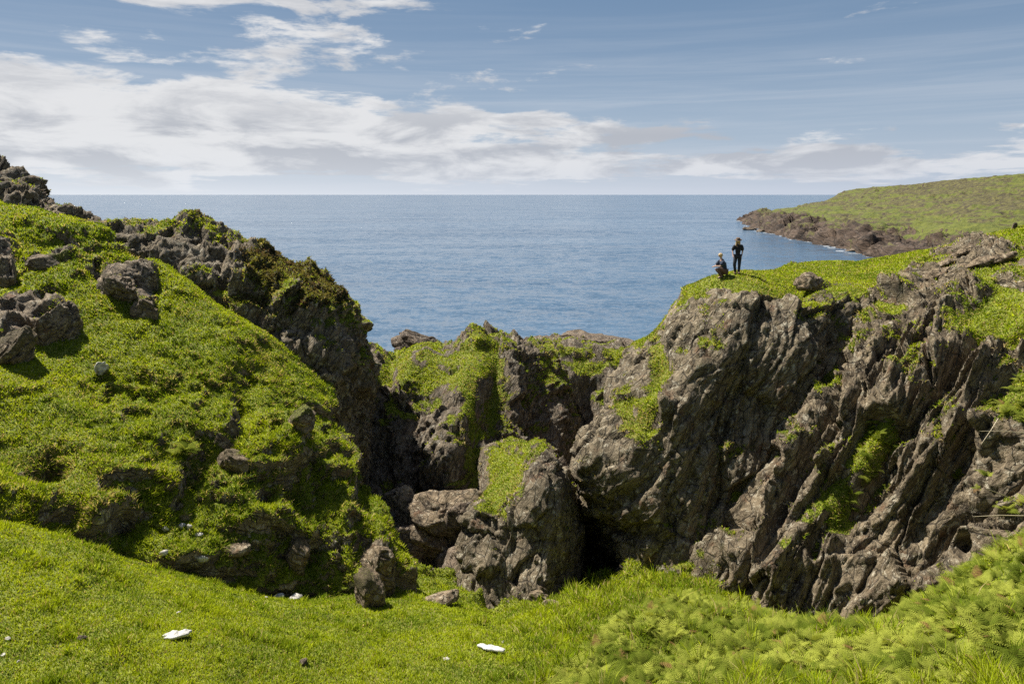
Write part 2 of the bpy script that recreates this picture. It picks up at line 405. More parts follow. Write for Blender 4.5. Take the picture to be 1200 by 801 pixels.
SURF = []      # surfaces that can carry plants: (P, N, grass, heath)
def finish(V, g, mat, name, nb=NB_A, rock=1.0, rug=None, scale=1.0, seed=0, bumps=(), paint=(), heath=(), bed=1.0, blocky=1.0,
           slope=(0.42, 0.75), kind='structure', label=None, cat=None, flip=1, gn_amp=0.42, scatter=True, group=None, rugs=(), warp=0.55, elong=1.0):
    n, m, _ = V.shape; P = V.reshape(-1, 3); G = g.ravel().copy()
    N = grid_normals(V).reshape(-1, 3)*flip
    if N[:, 2].mean() < 0: N = -N; flip = -flip
    px, py, dd = project(P)
    bx = np.zeros(len(P)); H = np.zeros(len(P)); R = np.zeros(len(P)) if rug is None else np.full(len(P), float(rug))
    for (x, y, rx, ry, s) in paint:
        G += s*np.exp(-((px-x)/rx)**2-((py-y)/ry)**2)
    for (x, y, rx, ry, s) in heath:
        H += s*np.exp(-((px-x)/rx)**2-((py-y)/ry)**2)
    for (x, y, rx, ry, s) in rugs:
        R += s*np.exp(-((px-x)/rx)**2-((py-y)/ry)**2)
    R = np.clip(R, 0, 1.3)
    for b in bumps:
        x, y, rx, ry, s = b[:5]; ang = math.radians(b[5]) if len(b) > 5 else 0
        dx = px-x; dy = py-y; u = dx*math.cos(ang)-dy*math.sin(ang); v = dx*math.sin(ang)+dy*math.cos(ang)
        bx += s*np.exp(-(u/rx)**2-(v/ry)**2)
    P = P+N*bx[:, None]
    gs = np.clip(G, 0, 1)
    k = 1-sstep(G+0.25*fbm(P*0.5/scale, 3, seed+70), 0.3, 0.75)
    D = rock*k*rock_disp(P, nb, scale, bed, blocky, seed, warp, elong) + (1-k)*turf_disp(P, scale, 0 if rug is None else R, seed)
    P2 = P+N*D[:, None]
    N2 = grid_normals(P2.reshape(n, m, 3)).reshape(-1, 3)*flip
    nz = N2[:, 2]
    noise = fbm(P*0.55/scale+11, 4, seed+80, 0.6)
    Gf = G*0.9 + (sstep(nz, slope[0], slope[1])-0.75)*0.9 + gn_amp*noise
    Gf = np.clip(Gf, 0, 1); H = np.clip(H + (0.9 if scale > 5 else 0.3)*noise*(H > 0.05), 0, 1)
    F = grid_faces(n, m)
    if flip > 0: F = F[:, ::-1] if False else F
    o = np_mesh(name, P2, F, mat, {'grass': Gf, 'heath': H}, smooth=(name == 'headland'))
    tag(o, label, cat, group, kind)
    if scatter: SURF.append((P2, N2, Gf, H, F, name, R))
    return o, P2, N2

def rowp(pts, g=None):
    """row of (px,py,Y[,g]) -> world"""
    out = []
    for i, p in enumerate(pts):
        gg = p[3] if len(p) > 3 else (g if g is not None else 0)
        out.append(list(W(*p[:3]))+[gg])
    return out
def rowz(pxs, z, Y, g=0):
    z = z if hasattr(z, '__len__') else [z]*len(pxs); Y = Y if hasattr(Y, '__len__') else [Y]*len(pxs)
    return [list(WZ(px, zz, yy))+[g] for px, zz, yy in zip(pxs, z, Y)]

#@@STRUCTURE
# ---------------------------------------------------------------- sea
def build_sea():
    m, t, out = new_mat('sea_water')
    tc = t.new('ShaderNodeTexCoord'); co = tc.outputs['Object']
    x, y, z = t.sep(co)
    c2 = t.comb(t.math('MULTIPLY', x, 0.55), y, 0.0)
    n1 = t.noise(c2, 1.6, 3, 0.6, 0.5, color=True)
    n2 = t.noise(c2, 0.28, 3, 0.6, 0.5, color=True)
    n3 = t.noise(t.comb(t.math('MULTIPLY', x, 0.25), y, 5.0), 0.045, 3, 0.6, 0.3, color=True)
    s = t.vmath('ADD', t.vmath('SCALE', n1, 0.50), t.vmath('ADD', t.vmath('SCALE', n2, 0.36), t.vmath('SCALE', n3, 0.14)))
    s = t.vmath('SUBTRACT', s, (0.5, 0.5, 0.5))
    gl = t.ss(t.noise(c2, 2.6, 2, 0.6), 0.58, 0.70, 1.0, 1.7)
    s = t.vmath('SCALE', t.vmath('MULTIPLY', s, (2.3, 2.5, 0.0)), gl)
    nn = t.vmath('NORMALIZE', t.vmath('ADD', s, (0, 0, 1)))
    big = t.noise(t.comb(t.math('MULTIPLY', x, 0.35), y, 0.0), 0.010, 5, 0.6, 0.6)
    col = t.mix(t.ss(big, 0.35, 0.65), (0.050, 0.095, 0.152), (0.082, 0.132, 0.192))
    p = principled(t, Base_Color=col, Roughness=0.15, IOR=1.33)
    t.link(nn, p.inputs['Normal']); t.link(p.outputs[0], out.inputs[0])
    R = 90000.0
    V = np.array([[-R, -R, 0], [R, -R, 0], [R, R, 0], [-R, R, 0]]); 
    o = np_mesh('sea', V, np.array([[0, 1, 2, 3]]), m, smooth=False)
    tag(o, 'blue rippled open sea reaching to the horizon', 'sea', kind='structure')
build_sea()

# ---------------------------------------------------------------- valley floor (lawn left, bracken bank right)
def build_ground():
    pc = [-500, -200, 0, 200, 350, 480, 600, 700, 800, 1000, 1200, 1500, 1800]
    xs = [-22, -13, -8, -5, -3, -1.5, 0, 1.5, 3, 6, 10, 16, 24]
    rows = []
    rows.append([[x, -14, 30.0, 1] for x in xs])
    rows.append([[x, 0.5, 28.3, 1] for x in xs])
    rows.append([[x, 6, 24.3-abs(x)*0.02+(0.5 if x < -3 else 0), 1] for x in xs])
    rows.append(rowp([(p, 815, y) for p, y in zip(pc, (9.5, 10, 10.8, 11.2, 11.8, 12.3, 12.6, 12.6, 12.4, 11.8, 10.6, 9.5, 9))], 1))
    rows.append(rowp([(-500, 720, 12), (-200, 715, 12.8), (0, 710, 13.6), (200, 735, 14), (350, 755, 14.6), (480, 760, 15.5), (600, 763, 15.8), (700, 758, 15.8), (800, 750, 15.8), (1000, 757, 14.9), (1200, 715, 13.9), (1500, 650, 12.5), (1800, 600, 12)], 1))
    rows.append(rowp([(-500, 620, 17), (-200, 610, 17.2), (0, 612, 17.3), (200, 680, 17.8), (350, 712, 18.7), (480, 718, 19.6), (600, 728, 19.6), (700, 708, 20.3), (800, 704, 20.3), (1000, 744, 17.8), (1200, 640, 17.2), (1500, 540, 15.5), (1800, 490, 14)], 1))
    rows.append(rowp([(-500, 600, 20), (-200, 598, 20), (0, 600, 20), (200, 665, 21), (350, 695, 22.5), (480, 700, 23.6), (590, 722, 22.5), (700, 702, 23.2), (800, 700, 23.5), (1000, 742, 22), (1200, 645, 21), (1500, 530, 20), (1800, 480, 20)], 0.9))
    rows.append(rowz(pc, [17, 17, 17, 15, 13.5, 12.0, 10.5, 11.2, 12.5, 12.5, 14, 16, 16], 30, 0.4))
    rows.append(rowz(pc, 4, 42, 0))
    rows.append(rowz(pc, -4, 66, 0))
    rows.append(rowz(pc, -6, 110, 0))
    V, g = loft(rows, 0.13)
    finish(V, g, M_land_L, 'ground', NB_L, rug=0.05, seed=5, slope=(0.2, 0.5), gn_amp=0.12,
           bumps=[(578, 712, 14, 8, -0.35), (590, 740, 14, 25, -0.25), (700, 730, 60, 10, -0.25), (760, 745, 40, 18, 0.5), (980, 750, 50, 20, 0.3), (1150, 740, 60, 30, 0.35)],
           label='green valley lawn sloping down towards the rocky gully', cat='ground')
build_ground()

# ---------------------------------------------------------------- left hillside
def build_hill():
    rows = []
    rows.append(rowp([(-420, 690, 13), (-250, 690, 14), (-100, 690, 15.5), (50, 700, 17), (200, 730, 19.5), (350, 750, 21.5), (470, 750, 23), (510, 750, 24.5)], 0.9))
    rows.append(rowp([(-420, 560, 14), (-250, 565, 15.5), (-100, 575, 17), (10, 592, 18), (150, 648, 19.3), (300, 690, 21.2), (420, 705, 22.6), (492, 702, 24.2)], 0.95))
    rows.append(rowp([(-420, 490, 17), (-250, 500, 18.5), (-100, 515, 19.5), (15, 530, 20.5), (140, 575, 20.6), (270, 630, 22.0), (390, 655, 23.2), (476, 650, 25.2)], 0.85))
    rows.append(rowp([(-420, 420, 20), (-250, 430, 21), (-100, 445, 22), (20, 465, 23), (140, 505, 23.5), (255, 545, 23.8), (360, 590, 24.8), (455, 600, 26.8)], 0.85))
    rows.append(rowp([(-420, 330, 25), (-250, 345, 26), (-100, 360, 27), (0, 380, 28), (130, 415, 28.2), (235, 440, 28.3), (320, 478, 28.6), (420, 540, 30)], 0.95))
    rows.append(rowp([(-420, 255, 32), (-250, 265, 33), (-100, 275, 33), (0, 295, 33), (110, 315, 33.5), (200, 352, 33), (282, 392, 32.5), (395, 490, 33)], 1.0))
    rows.append(rowp([(-420, 205, 38), (-250, 215, 38), (-100, 228, 38), (0, 240, 37), (95, 266, 37), (160, 296, 37), (262, 362, 36), (385, 450, 36)], 0.95))
    px = [-420, -250, -100, 0, 95, 175, 270, 385]
    rows.append(rowz(px, [29, 29, 28, 27, 25, 21, 16, 11], 44, 0.6))
    rows.append(rowz(px, [14, 14, 12, 10, 8, 6, 4, 2], 54, 0.2))
    rows.append(rowz(px, -3, 66, 0))
    V, g = loft(rows, 0.13)
    bm = [(50, 370, 36, 24, 0.35), (12, 388, 24, 30, 0.4), (140, 316, 34, 16, 0.35), (150, 618, 15, 14, -0.6), (85, 610, 14, 12, -0.3), (185, 460, 18, 12, -0.6), (285, 475, 12, 16, -0.5), (60, 545, 16, 12, -0.5), (310, 590, 14, 20, -0.7), (225, 560, 14, 12, -0.5), (150, 612, 26, 26, -0.3), (110, 606, 16, 16, 0.55), (60, 555, 40, 18, -0.5), (200, 655, 60, 18, 0.45), (150, 455, 40, 22, -0.55),
          (290, 440, 22, 16, -0.4), (265, 490, 14, 22, 0.35), (250, 530, 25, 18, -0.5), (330, 520, 18, 30, 0.45), (340, 575, 22, 18, -0.6),
          (400, 600, 14, 40, 0.5), (380, 655, 20, 28, -0.6), (430, 570, 12, 30, -0.4), (300, 610, 30, 16, 0.4), (80, 480, 40, 16, 0.25),
          (150, 300, 30, 14, -0.6), (60, 310, 50, 12, -0.4), (120, 275, 60, 10, 0.5), (440, 640, 12, 30, 0.4), (225, 585, 20, 30, -0.5)]
    pt = [(50, 366, 34, 22, -1.3), (12, 388, 28, 30, -1.3), (140, 320, 36, 18, -1.3), (172, 346, 16, 18, -1.2), (4, 303, 20, 20, -1.2), (72, 297, 22, 9, -1.0), (150, 612, 22, 16, -0.35), (380, 655, 22, 30, -0.5), (440, 660, 26, 22, -0.8), (270, 500, 14, 26, -0.45), (345, 500, 12, 22, -0.5),
          (415, 545, 12, 30, -0.5), (400, 500, 14, 30, -0.6), (300, 640, 60, 12, -0.3), (60, 430, 120, 60, 0.3), (200, 400, 100, 50, 0.3),
          (340, 600, 22, 22, -0.35), (480, 670, 16, 24, -0.4), (370, 580, 40, 60, -0.12)]
    finish(V, g, M_land_L, 'hill', NB_L, rug=0.14, rugs=[(340, 580, 130, 100, 0.46), (120, 580, 90, 35, 0.22), (150, 460, 60, 20, 0.3), (80, 300, 120, 24, 0.30), (60, 400, 110, 35, -0.14)], rock=0.8, seed=21, bumps=bm, paint=pt, slope=(0.30, 0.66), gn_amp=0.30,
           label='steep grassy hillside with small scarps left of the gully', cat='hillside')
build_hill()

# ---------------------------------------------------------------- left cliff behind the hill
def build_left_cliff():
    rows = []
    rows.append(rowp([(120, 335, 36.5), (150, 345, 36), (190, 372, 35.5), (240, 420, 34.5), (300, 460, 34.2), (350, 500, 34.5), (400, 570, 34.5), (414, 575, 37.5)], 0))
    rows.append(rowp([(118, 300, 37), (148, 312, 36.8), (190, 335, 36.5), (245, 362, 36.0), (298, 375, 35.8), (345, 410, 36.0), (392, 455, 36.0), (411, 485, 39)], 0.05))
    rows.append(rowp([(120, 282, 38), (150, 288, 37.8), (195, 300, 37.8), (250, 325, 37.4), (300, 335, 37), (350, 362, 37.4), (393, 395, 37.7), (413, 420, 40.5)], 0.3))
    rows.append(rowp([(122, 272, 40), (152, 270, 39.8), (205, 268, 41), (250, 277, 41), (300, 300, 41), (350, 325, 41), (393, 350, 41), (416, 386, 43)], 0.40))
    rows.append(rowp([(125, 276, 43), (155, 268, 42), (205, 263, 43), (252, 272, 44), (300, 292, 44), (350, 316, 44.5), (393, 338, 44.5), (414, 362, 45.5)], 0.35))
    px = [125, 155, 205, 252, 300, 350, 397, 417]
    rows.append(rowz(px, [23, 23, 22, 21, 20, 18, 15, 12], 50, 0.2)); rows.append(rowz(px, -3, 60, 0))
    V, g = loft(rows, 0.11, skirt=(0, 0.5))
    finish(V, g, M_rock_A, 'cliff', (-0.5, -0.5, 0.6), rock=0.85, seed=33, slope=(0.35, 0.7), blocky=1.1,
           heath=[(325, 312, 55, 22, 0.9), (380, 345, 36, 16, 0.75), (290, 350, 30, 10, 0.5), (230, 265, 24, 6, 0.4), (345, 365, 36, 8, 0.5)],
           paint=[(210, 300, 50, 22, -0.8), (340, 380, 60, 16, 0.35), (290, 300, 30, 12, -0.4), (270, 350, 30, 16, 0.5)],
           bumps=[(300, 330, 20, 30, -0.5), (370, 430, 25, 40, 0.5), (230, 264, 28, 8, 0.4)],
           label='dark cliff behind the grassy hillside with brown heather on top', cat='cliff')
build_left_cliff()

def build_crag():
    px = [-260, -120, -40, 0, 30, 55, 85, 110]
    rows = [rowp([(-260, 260, 39), (-120, 262, 39), (-40, 265, 39), (0, 266, 39), (30, 272, 39), (55, 280, 39), (85, 282, 39), (110, 285, 39)], 0),
            rowp([(-260, 205, 41), (-120, 215, 41), (-40, 225, 41), (0, 228, 41), (30, 238, 41), (55, 252, 41), (85, 262, 41), (110, 272, 41)], 0.1),
            rowp([(-260, 170, 44), (-120, 178, 44), (-40, 188, 44), (0, 201, 44), (28, 210, 44), (48, 237, 44), (80, 252, 44), (110, 268, 44)], 0.15),
            rowz(px, [30, 30, 29, 28, 27, 26, 25, 22], 50, 0.2), rowz(px, -3, 62, 0)]
    V, g = loft(rows, 0.14, skirt=(0, 3))
    finish(V, g, M_rock_B, 'crag', NB_A, rock=0.8, seed=41, blocky=1.3, slope=(0.4, 0.8), heath=[(40, 235, 30, 12, 0.4)], kind='structure',
           label='jagged reddish crag on the skyline above the grassy hillside', cat='crag')
build_crag()

# ---------------------------------------------------------------- sea stacks across the gully
def build_stacks():
    px = [424, 458, 510, 560, 606, 652]
    rows = [rowp([(410, 650, 37), (460, 650, 37), (515, 650, 37), (560, 640, 37), (620, 620, 40), (685, 600, 44)], 0),
            rowp([(416, 560, 41), (455, 585, 40), (502, 590, 39.5), (550, 575, 38.5), (608, 560, 42), (668, 545, 46.5)], 0),
            rowp([(418, 490, 45), (452, 510, 43), (500, 500, 42.2), (545, 505, 41.8), (600, 490, 45), (662, 490, 49.5)], 0.12),
            rowp([(422, 440, 48), (455, 462, 45.6), (508, 476, 43.8), (553, 450, 45.5), (603, 440, 48), (658, 448, 51.5)], 0.42),
            rowp([(425, 415, 50), (457, 420, 49.0), (510, 432, 47.8), (560, 408, 51), (606, 407, 51), (650, 418, 53)], 0.42),
            rowp([(427, 408, 52.5), (458, 406, 53), (510, 412, 53), (560, 402, 54), (606, 399, 54), (646, 409, 55)], 0.42),
            rowz(px, [13, 14, 14, 14, 14, 12], 60, 0.2), rowz(px, -3, 68, 0)]
    V, g = loft(rows, 0.12, skirt=(1.5, 0.6))
    finish(V, g, M_rock_M, 'rock_stack', (-0.75, -0.35, 0.3), rock=0.85, seed=55, bed=0.9, slope=(0.30, 0.66),
           bumps=[(500, 425, 22, 16, 0.6), (470, 408, 12, 12, -0.8), (570, 404, 30, 10, 0.5), (545, 470, 20, 55, 0.9, -8), (582, 470, 15, 50, -1.0, -8), (525, 545, 24, 40, 1.4), (630, 470, 14, 60, -0.9), (455, 430, 10, 40, -0.8), (490, 500, 30, 40, -0.5), (605, 440, 12, 30, 0.5)],
           gn_amp=0.8, paint=[(535, 425, 50, 22, 0.10), (510, 455, 30, 26, 0.30), (585, 405, 40, 12, -0.35), (552, 500, 14, 50, 0.75), (580, 470, 10, 40, 0.6), (548, 560, 10, 30, 0.7), (465, 430, 16, 16, 0.3), (600, 425, 14, 20, -0.5), (575, 430, 14, 30, 0.5), (490, 520, 40, 50, -0.5)],
           kind='thing', label='wide dark rock stack with a grassy rib, in the middle of the gully mouth', cat='rock stack')
    px = [612, 655, 700, 745, 775]
    rows = [rowp([(600, 590, 52), (650, 590, 51), (705, 590, 51), (760, 590, 52), (790, 590, 54)], 0),
            rowp([(610, 500, 56), (655, 510, 54), (705, 505, 54), (755, 500, 56), (785, 500, 58)], 0),
            rowp([(615, 440, 60), (655, 445, 58), (702, 448, 57.5), (748, 450, 59), (780, 450, 61)], 0.2),
            rowp([(615, 414, 62), (655, 412, 61.5), (700, 414, 61), (742, 420, 62), (775, 427, 64)], 0.5),
            rowp([(618, 408, 66), (655, 404, 66), (700, 405, 66), (738, 411, 66), (770, 419, 67)], 0.3),
            rowz(px, 12, 76, 0.1), rowz(px, -3, 84, 0)]
    V, g = loft(rows, 0.17, skirt=(3, 3))
    finish(V, g, M_rock_M, 'rock_stack', (-0.6, -0.35, 0.5), rock=0.7, seed=66, slope=(0.30, 0.66),
           bumps=[(690, 470, 22, 40, -2.0), (640, 480, 18, 60, 0.8)], gn_amp=0.8, paint=[(690, 422, 30, 10, 0.25), (700, 408, 50, 6, -0.4), (620, 480, 18, 40, 0.4)],
           kind='thing', label='farther square rock stack with a flat turfed top, beside the people\'s cliff', cat='rock stack')
build_stacks()

# ---------------------------------------------------------------- block in the middle of the gully
def build_block():
    px = [575, 602, 640, 664]
    rows = [rowp([(548, 760, 27), (598, 765, 26), (650, 755, 26), (700, 745, 28)], 0),
            rowp([(556, 695, 28), (598, 712, 27), (636, 702, 27.2), (658, 692, 29)], 0),
            rowp([(557, 640, 29.5), (598, 655, 28.6), (640, 645, 28.6), (668, 632, 31)], 0.05),
            rowp([(560, 600, 31), (594, 600, 30), (640, 590, 29.6), (672, 588, 32)], 0.15),
            rowp([(567, 584, 33), (598, 570, 32), (636, 546, 31.2), (664, 560, 34)], 0.45),
            rowp([(578, 562, 35), (604, 544, 34.6), (632, 528, 33.5), (652, 556, 36)], 0.5),
            rowz(px, [15, 15.0, 14.0, 12], 40, 0.3), rowz(px, 2, 46, 0)]
    V, g = loft(rows, 0.06, skirt=(0.5, 0.3))
    finish(V, g, M_rock_A, 'rock_outcrop', (-0.85, -0.2, 0.3), rock=0.50, seed=77, slope=(0.30, 0.7), kind='thing',
           bumps=[(600, 640, 8, 50, -0.5), (575, 660, 12, 30, 0.2)],
           paint=[(645, 568, 22, 36, -0.9), (590, 558, 26, 22, 0.6), (583, 600, 14, 10, 0.5), (575, 645, 14, 10, 0.6), (600, 660, 60, 35, -0.5)],
           label='tall pointed rock block with a grassy shoulder, left of the dark cave', cat='rock outcrop')
build_block()

# ---------------------------------------------------------------- right cliff with the people on top
def build_right_cliff():
    px = [742, 775, 815, 862, 930, 1010, 1060]
    rows = [rowp([(740, 770, 32.5), (752, 760, 29), (790, 755, 27), (840, 750, 26), (910, 740, 27), (990, 710, 28), (1050, 680, 29)], 0),
            rowp([(736, 695, 33.5), (746, 695, 29.8), (785, 688, 27.3), (842, 682, 26.3), (905, 660, 27.3), (985, 640, 28.5), (1050, 620, 30)], 0),
            rowp([(708, 625, 35), (728, 636, 31.0), (772, 615, 28.8), (842, 605, 28), (912, 590, 29), (990, 570, 30), (1050, 550, 31)], 0),
            rowp([(674, 548, 36.5), (692, 550, 32.8), (745, 535, 30.3), (838, 515, 29.8), (922, 500, 30), (1000, 480, 31.5), (1060, 460, 33)], 0),
            rowp([(704, 495, 38.5), (716, 492, 35), (775, 455, 32.4), (850, 425, 31.3), (930, 412, 31.5), (1010, 400, 33), (1070, 390, 34)], 0),
            rowp([(733, 432, 40.5), (748, 425, 37.5), (795, 378, 35.2), (860, 352, 33.8), (935, 343, 33.6), (1010, 350, 34.6), (1070, 345, 36)], 0.15),
            rowp([(742, 413, 43), (768, 388, 40.5), (806, 341, 39), (850, 325, 36.3), (925, 326, 36.5), (1010, 335, 37), (1070, 330, 38)], 0.85),
            rowp([(745, 412, 45), (772, 386, 43.5), (816, 335, 42.0), (858, 319.5, 39.5), (925, 320, 42), (1010, 322, 43), (1070, 318, 43)], 0.9)]
    rows.append(rowz(px, [19, 19.5, 22, 23.0, 24.6, 24.9, 24.9], [50, 50, 49, 48, 52, 52, 52], 0.7))
    rows.append(rowz(px, [8, 8, 10, 12, 14, 16, 16], 60, 0.2)); rows.append(rowz(px, -3, 68, 0))
    V, g = loft(rows, 0.095, skirt=(0.8, 0))
    finish(V, g, M_rock_A, 'cliff', NB_A, rock=0.78, seed=88, bed=0.9, gn_amp=0.6, blocky=1.1, warp=0.22, elong=1.5, slope=(0.32, 0.68),
           bumps=[(880, 470, 40, 45, -0.8), (850, 570, 60, 50, -0.5), (800, 400, 14, 60, -0.5, -30), (770, 480, 30, 22, 0.5), (850, 420, 20, 60, 0.3, -20), (795, 340, 20, 8, 0.25), (937, 336, 30, 14, -0.8)],
           paint=[(758, 488, 18, 24, 1.7), (775, 440, 9, 34, 1.1), (840, 340, 16, 4, -0.9), (890, 352, 34, 5, -0.8), (815, 352, 16, 5, -0.5), (960, 330, 20, 5, -0.7), (800, 405, 26, 10, 0.35), (852, 480, 50, 60, -0.3), (870, 335, 50, 10, 0.5),
                  (925, 336, 44, 12, 0.55), (790, 372, 8, 20, -0.3), (990, 365, 18, 16, 0.4), (885, 580, 32, 20, 1.5), (817, 668, 25, 12, 1.5), (700, 470, 30, 60, -0.3)],
           label='tall leaning cliff whose grassy top the two people stand on', cat='cliff')
build_right_cliff()

def build_slabs():
    px = [1000, 1050, 1100, 1150, 1200, 1260, 1400, 1600]
    rows = [rowp([(835, 760, 25), (900, 775, 23), (980, 785, 22.3), (1060, 765, 22), (1140, 715, 21.3), (1250, 660, 20), (1400, 600, 18), (1600, 560, 17)], 0),
            rowp([(848, 684, 25.8), (900, 704, 24.5), (962, 722, 23.6), (1035, 718, 22.8), (1105, 672, 22.4), (1215, 600, 21.6), (1400, 520, 20), (1600, 450, 19)], 0),
            rowp([(893, 590, 27.8), (942, 600, 26.5), (1000, 612, 25.4), (1070, 590, 24.5), (1140, 558, 24), (1225, 505, 23), (1400, 430, 22), (1600, 380, 21)], 0.02),
            rowp([(928, 500, 30.2), (980, 490, 28.6), (1040, 480, 27.5), (1100, 460, 27), (1162, 438, 26.5), (1232, 405, 26), (1400, 350, 25), (1600, 310, 24)], 0.08),
            rowp([(968, 415, 33), (1022, 400, 31.6), (1075, 388, 31), (1130, 368, 30.5), (1180, 348, 30), (1242, 332, 29), (1400, 290, 28), (1600, 260, 27)], 0.3),
            rowp([(1000, 350, 36), (1050, 336, 35.5), (1095, 322, 35), (1150, 308, 35), (1200, 297, 35), (1260, 280, 35), (1400, 245, 34), (1600, 215, 33)], 0.7),
            rowp([(1000, 322, 43), (1052, 309, 43), (1105, 297, 43), (1158, 285, 43), (1200, 275, 43), (1260, 262, 43), (1400, 228, 42), (1600, 200, 41)], 0.95),
            rowp([(1000, 310, 53), (1052, 301, 53), (1105, 290, 53), (1158, 276, 53), (1200, 265, 53), (1260, 250, 53), (1400, 220, 52), (1600, 190, 51)], 0.95),
            rowz(px, [20, 20.5, 21, 22, 23, 24, 26, 28], 68, 0.6), rowz(px, -3, [80, 84, 92, 100, 110, 120, 140, 160], 0.1)]
    V, g = loft(rows, 0.095, skirt=(1.5, 0))
    bumps = [(925, 560, 9, 110, 0.6, -27), (965, 520, 9, 120, -0.7, -28), (1000, 470, 8, 100, 0.5, -30), (1165, 470, 8, 90, -0.7, -36), (1185, 440, 8, 90, 0.6, -36), (1090, 540, 8, 110, -0.6, -36), (1105, 520, 7, 90, 0.7, -36), (1060, 420, 9, 60, -1.2, -40), (1000, 520, 10, 110, -0.5, -32), (1085, 400, 12, 75, 1.0, -38), (1110, 450, 11, 90, -1.0, -40), (1150, 440, 10, 90, 0.7, -42),
             (1035, 560, 16, 70, -0.9, -35), (1075, 560, 12, 70, 0.5, -38), (1120, 560, 10, 80, -0.6, -38), (960, 560, 14, 90, 0.4, -34), (930, 640, 14, 60, 0.6, -34), (905, 655, 8, 60, -0.5, -34),
             (1180, 500, 18, 40, 0.7, -20), (1130, 640, 40, 30, -0.5), (1070, 690, 40, 14, 0.3), (1150, 300, 26, 8, 0.35)]
    paint = [(1018, 540, 20, 36, 1.6), (985, 595, 20, 32, 1.5), (1042, 508, 20, 18, 1.3), (955, 640, 12, 24, 0.9), (925, 640, 10, 20, 0.5), (1170, 380, 36, 26, 1.2), (1190, 360, 40, 25, 0.6),
             (1050, 360, 20, 10, 0.4), (1060, 385, 16, 12, 0.4), (975, 440, 9, 22, 1.0), (992, 400, 12, 14, 0.9), (985, 360, 20, 8, 0.5), (1135, 302, 34, 10, -1.0), (1095, 322, 30, 10, -0.9), (1165, 294, 30, 6, -0.7), (1075, 345, 40, 12, -0.6), (1140, 350, 24, 20, -0.6),
             (1190, 480, 22, 22, 1.5), (1195, 430, 14, 30, 0.5), (1110, 480, 12, 24, 0.4), (1150, 330, 20, 8, 0.5), (1100, 600, 60, 60, -0.3), (1040, 650, 60, 30, -0.4)]
    finish(V, g, M_rock_B, 'cliff', NB_B, rock=0.95, seed=99, bed=1.5, gn_amp=0.7, elong=2.0, blocky=1.0, warp=0.13, slope=(0.40, 0.72), bumps=bumps, paint=paint,
           label='slabby cliff of slanting rock ribs rising to pasture, rightmost of the cliffs', cat='cliff')
build_slabs()

# ---------------------------------------------------------------- far headland across the bay
def build_headland():
    rows = [rowz([866, 900, 948, 1020, 1120, 1300], -6, [815, 545, 440, 346, 256, 186], 0),
            rowp([(872, 257.4, 830), (905, 272.5, 552), (950, 284, 445), (1020, 299, 350), (1120, 325, 260), (1300, 370, 190)], 0),
            rowp([(884, 252, 860), (915, 260, 590), (958, 269, 470), (1030, 283, 380), (1130, 300, 290), (1320, 335, 220)], 0.14),
            rowp([(905, 248.5, 900), (930, 251, 680), (982, 256, 530), (1060, 266, 430), (1150, 276, 340), (1330, 300, 270)], 0.72),
            rowp([(935, 242.5, 950), (960, 244, 760), (1015, 246, 650), (1085, 250, 540), (1165, 255, 450), (1340, 265, 380)], 0.85),
            rowp([(962, 238.5, 1000), (985, 234.5, 870), (1035, 232, 780), (1100, 228, 700), (1180, 226, 640), (1345, 230, 560)], 0.68),
            rowp([(974, 236, 1080), (1000, 224, 990), (1060, 219, 930), (1120, 213, 880), (1200, 207, 830), (1350, 196, 760)], 0.7),
            rowz([975, 1005, 1065, 1125, 1205, 1360], [6, 18, 24, 32, 38, 48], 1350, 0.8),
            rowz([975, 1005, 1065, 1125, 1205, 1360], -5, 2200, 0.8)]
    V, g = loft(rows, 2.6)
    finish(V, g, M_head, 'headland', (0.2, -0.2, 1.0), rock=0.8, scale=9.0, seed=111, slope=(0.45, 0.85), scatter=False, bed=0.7, gn_amp=0.50, rug=0.2,
           heath=[(1060, 235, 220, 34, 0.53), (1170, 237, 45, 9, 0.9), (1110, 217, 70, 5, 0.8), (1080, 226, 50, 4, 0.4), (1190, 250, 30, 5, 0.4), (1000, 262, 30, 5, 0.4), (1110, 250, 30, 4, 0.45), (960, 240, 30, 3, 0.5), (1175, 212, 14, 3, 0.7), (1040, 240, 30, 3, 0.4)],
           label='long green headland with dark shore rocks across the bay', cat='headland')
build_headland()

def build_surf():
    m, t, out = new_mat('surf_foam'); tc = t.new('ShaderNodeTexCoord')
    p = principled(t, Base_Color=(0.75, 0.78, 0.80), Roughness=0.9)
    tr = t.new('ShaderNodeBsdfTransparent'); mx = t.new('ShaderNodeMixShader')
    t.link(t.ss(t.noise(tc.outputs['Object'], 0.16, 7, 0.72, 0.6), 0.54, 0.66), mx.inputs[0])
    t.link(tr.outputs[0], mx.inputs[1]); t.link(p.outputs[0], mx.inputs[2]); t.link(mx.outputs[0], out.inputs[0])
    pts = np.array([W(*q) for q in [(868, 257.2, 832), (905, 272.5, 552), (950, 284, 445), (1020, 299, 350), (1120, 325, 260)]])
    tt = np.linspace(0, len(pts)-1, 160); c = np.stack([np.interp(tt, np.arange(len(pts)), pts[:, k]) for k in range(3)], 1); c[:, 2] = 0.15
    d = np.gradient(c, axis=0); d /= np.linalg.norm(d, axis=1, keepdims=True); nrm = np.stack([d[:, 1], -d[:, 0], d[:, 2]*0], 1)
    nrm = np.where(nrm[:, 0:1] > 0, -nrm, nrm)
    w = 7+7*perlin(c*0.02+3, 4)+4*perlin(c*0.08, 5)
    V = np.concatenate([c-nrm*14, c+nrm*np.maximum(w, 1)[:, None]]); n = len(c); i = np.arange(n-1)
    o = np_mesh('surf', V, np.stack([i, i+1, i+1+n, i+n], 1), m, smooth=False); tag(o, 'broken white surf along the headland shore', 'surf', kind='stuff')
build_surf()

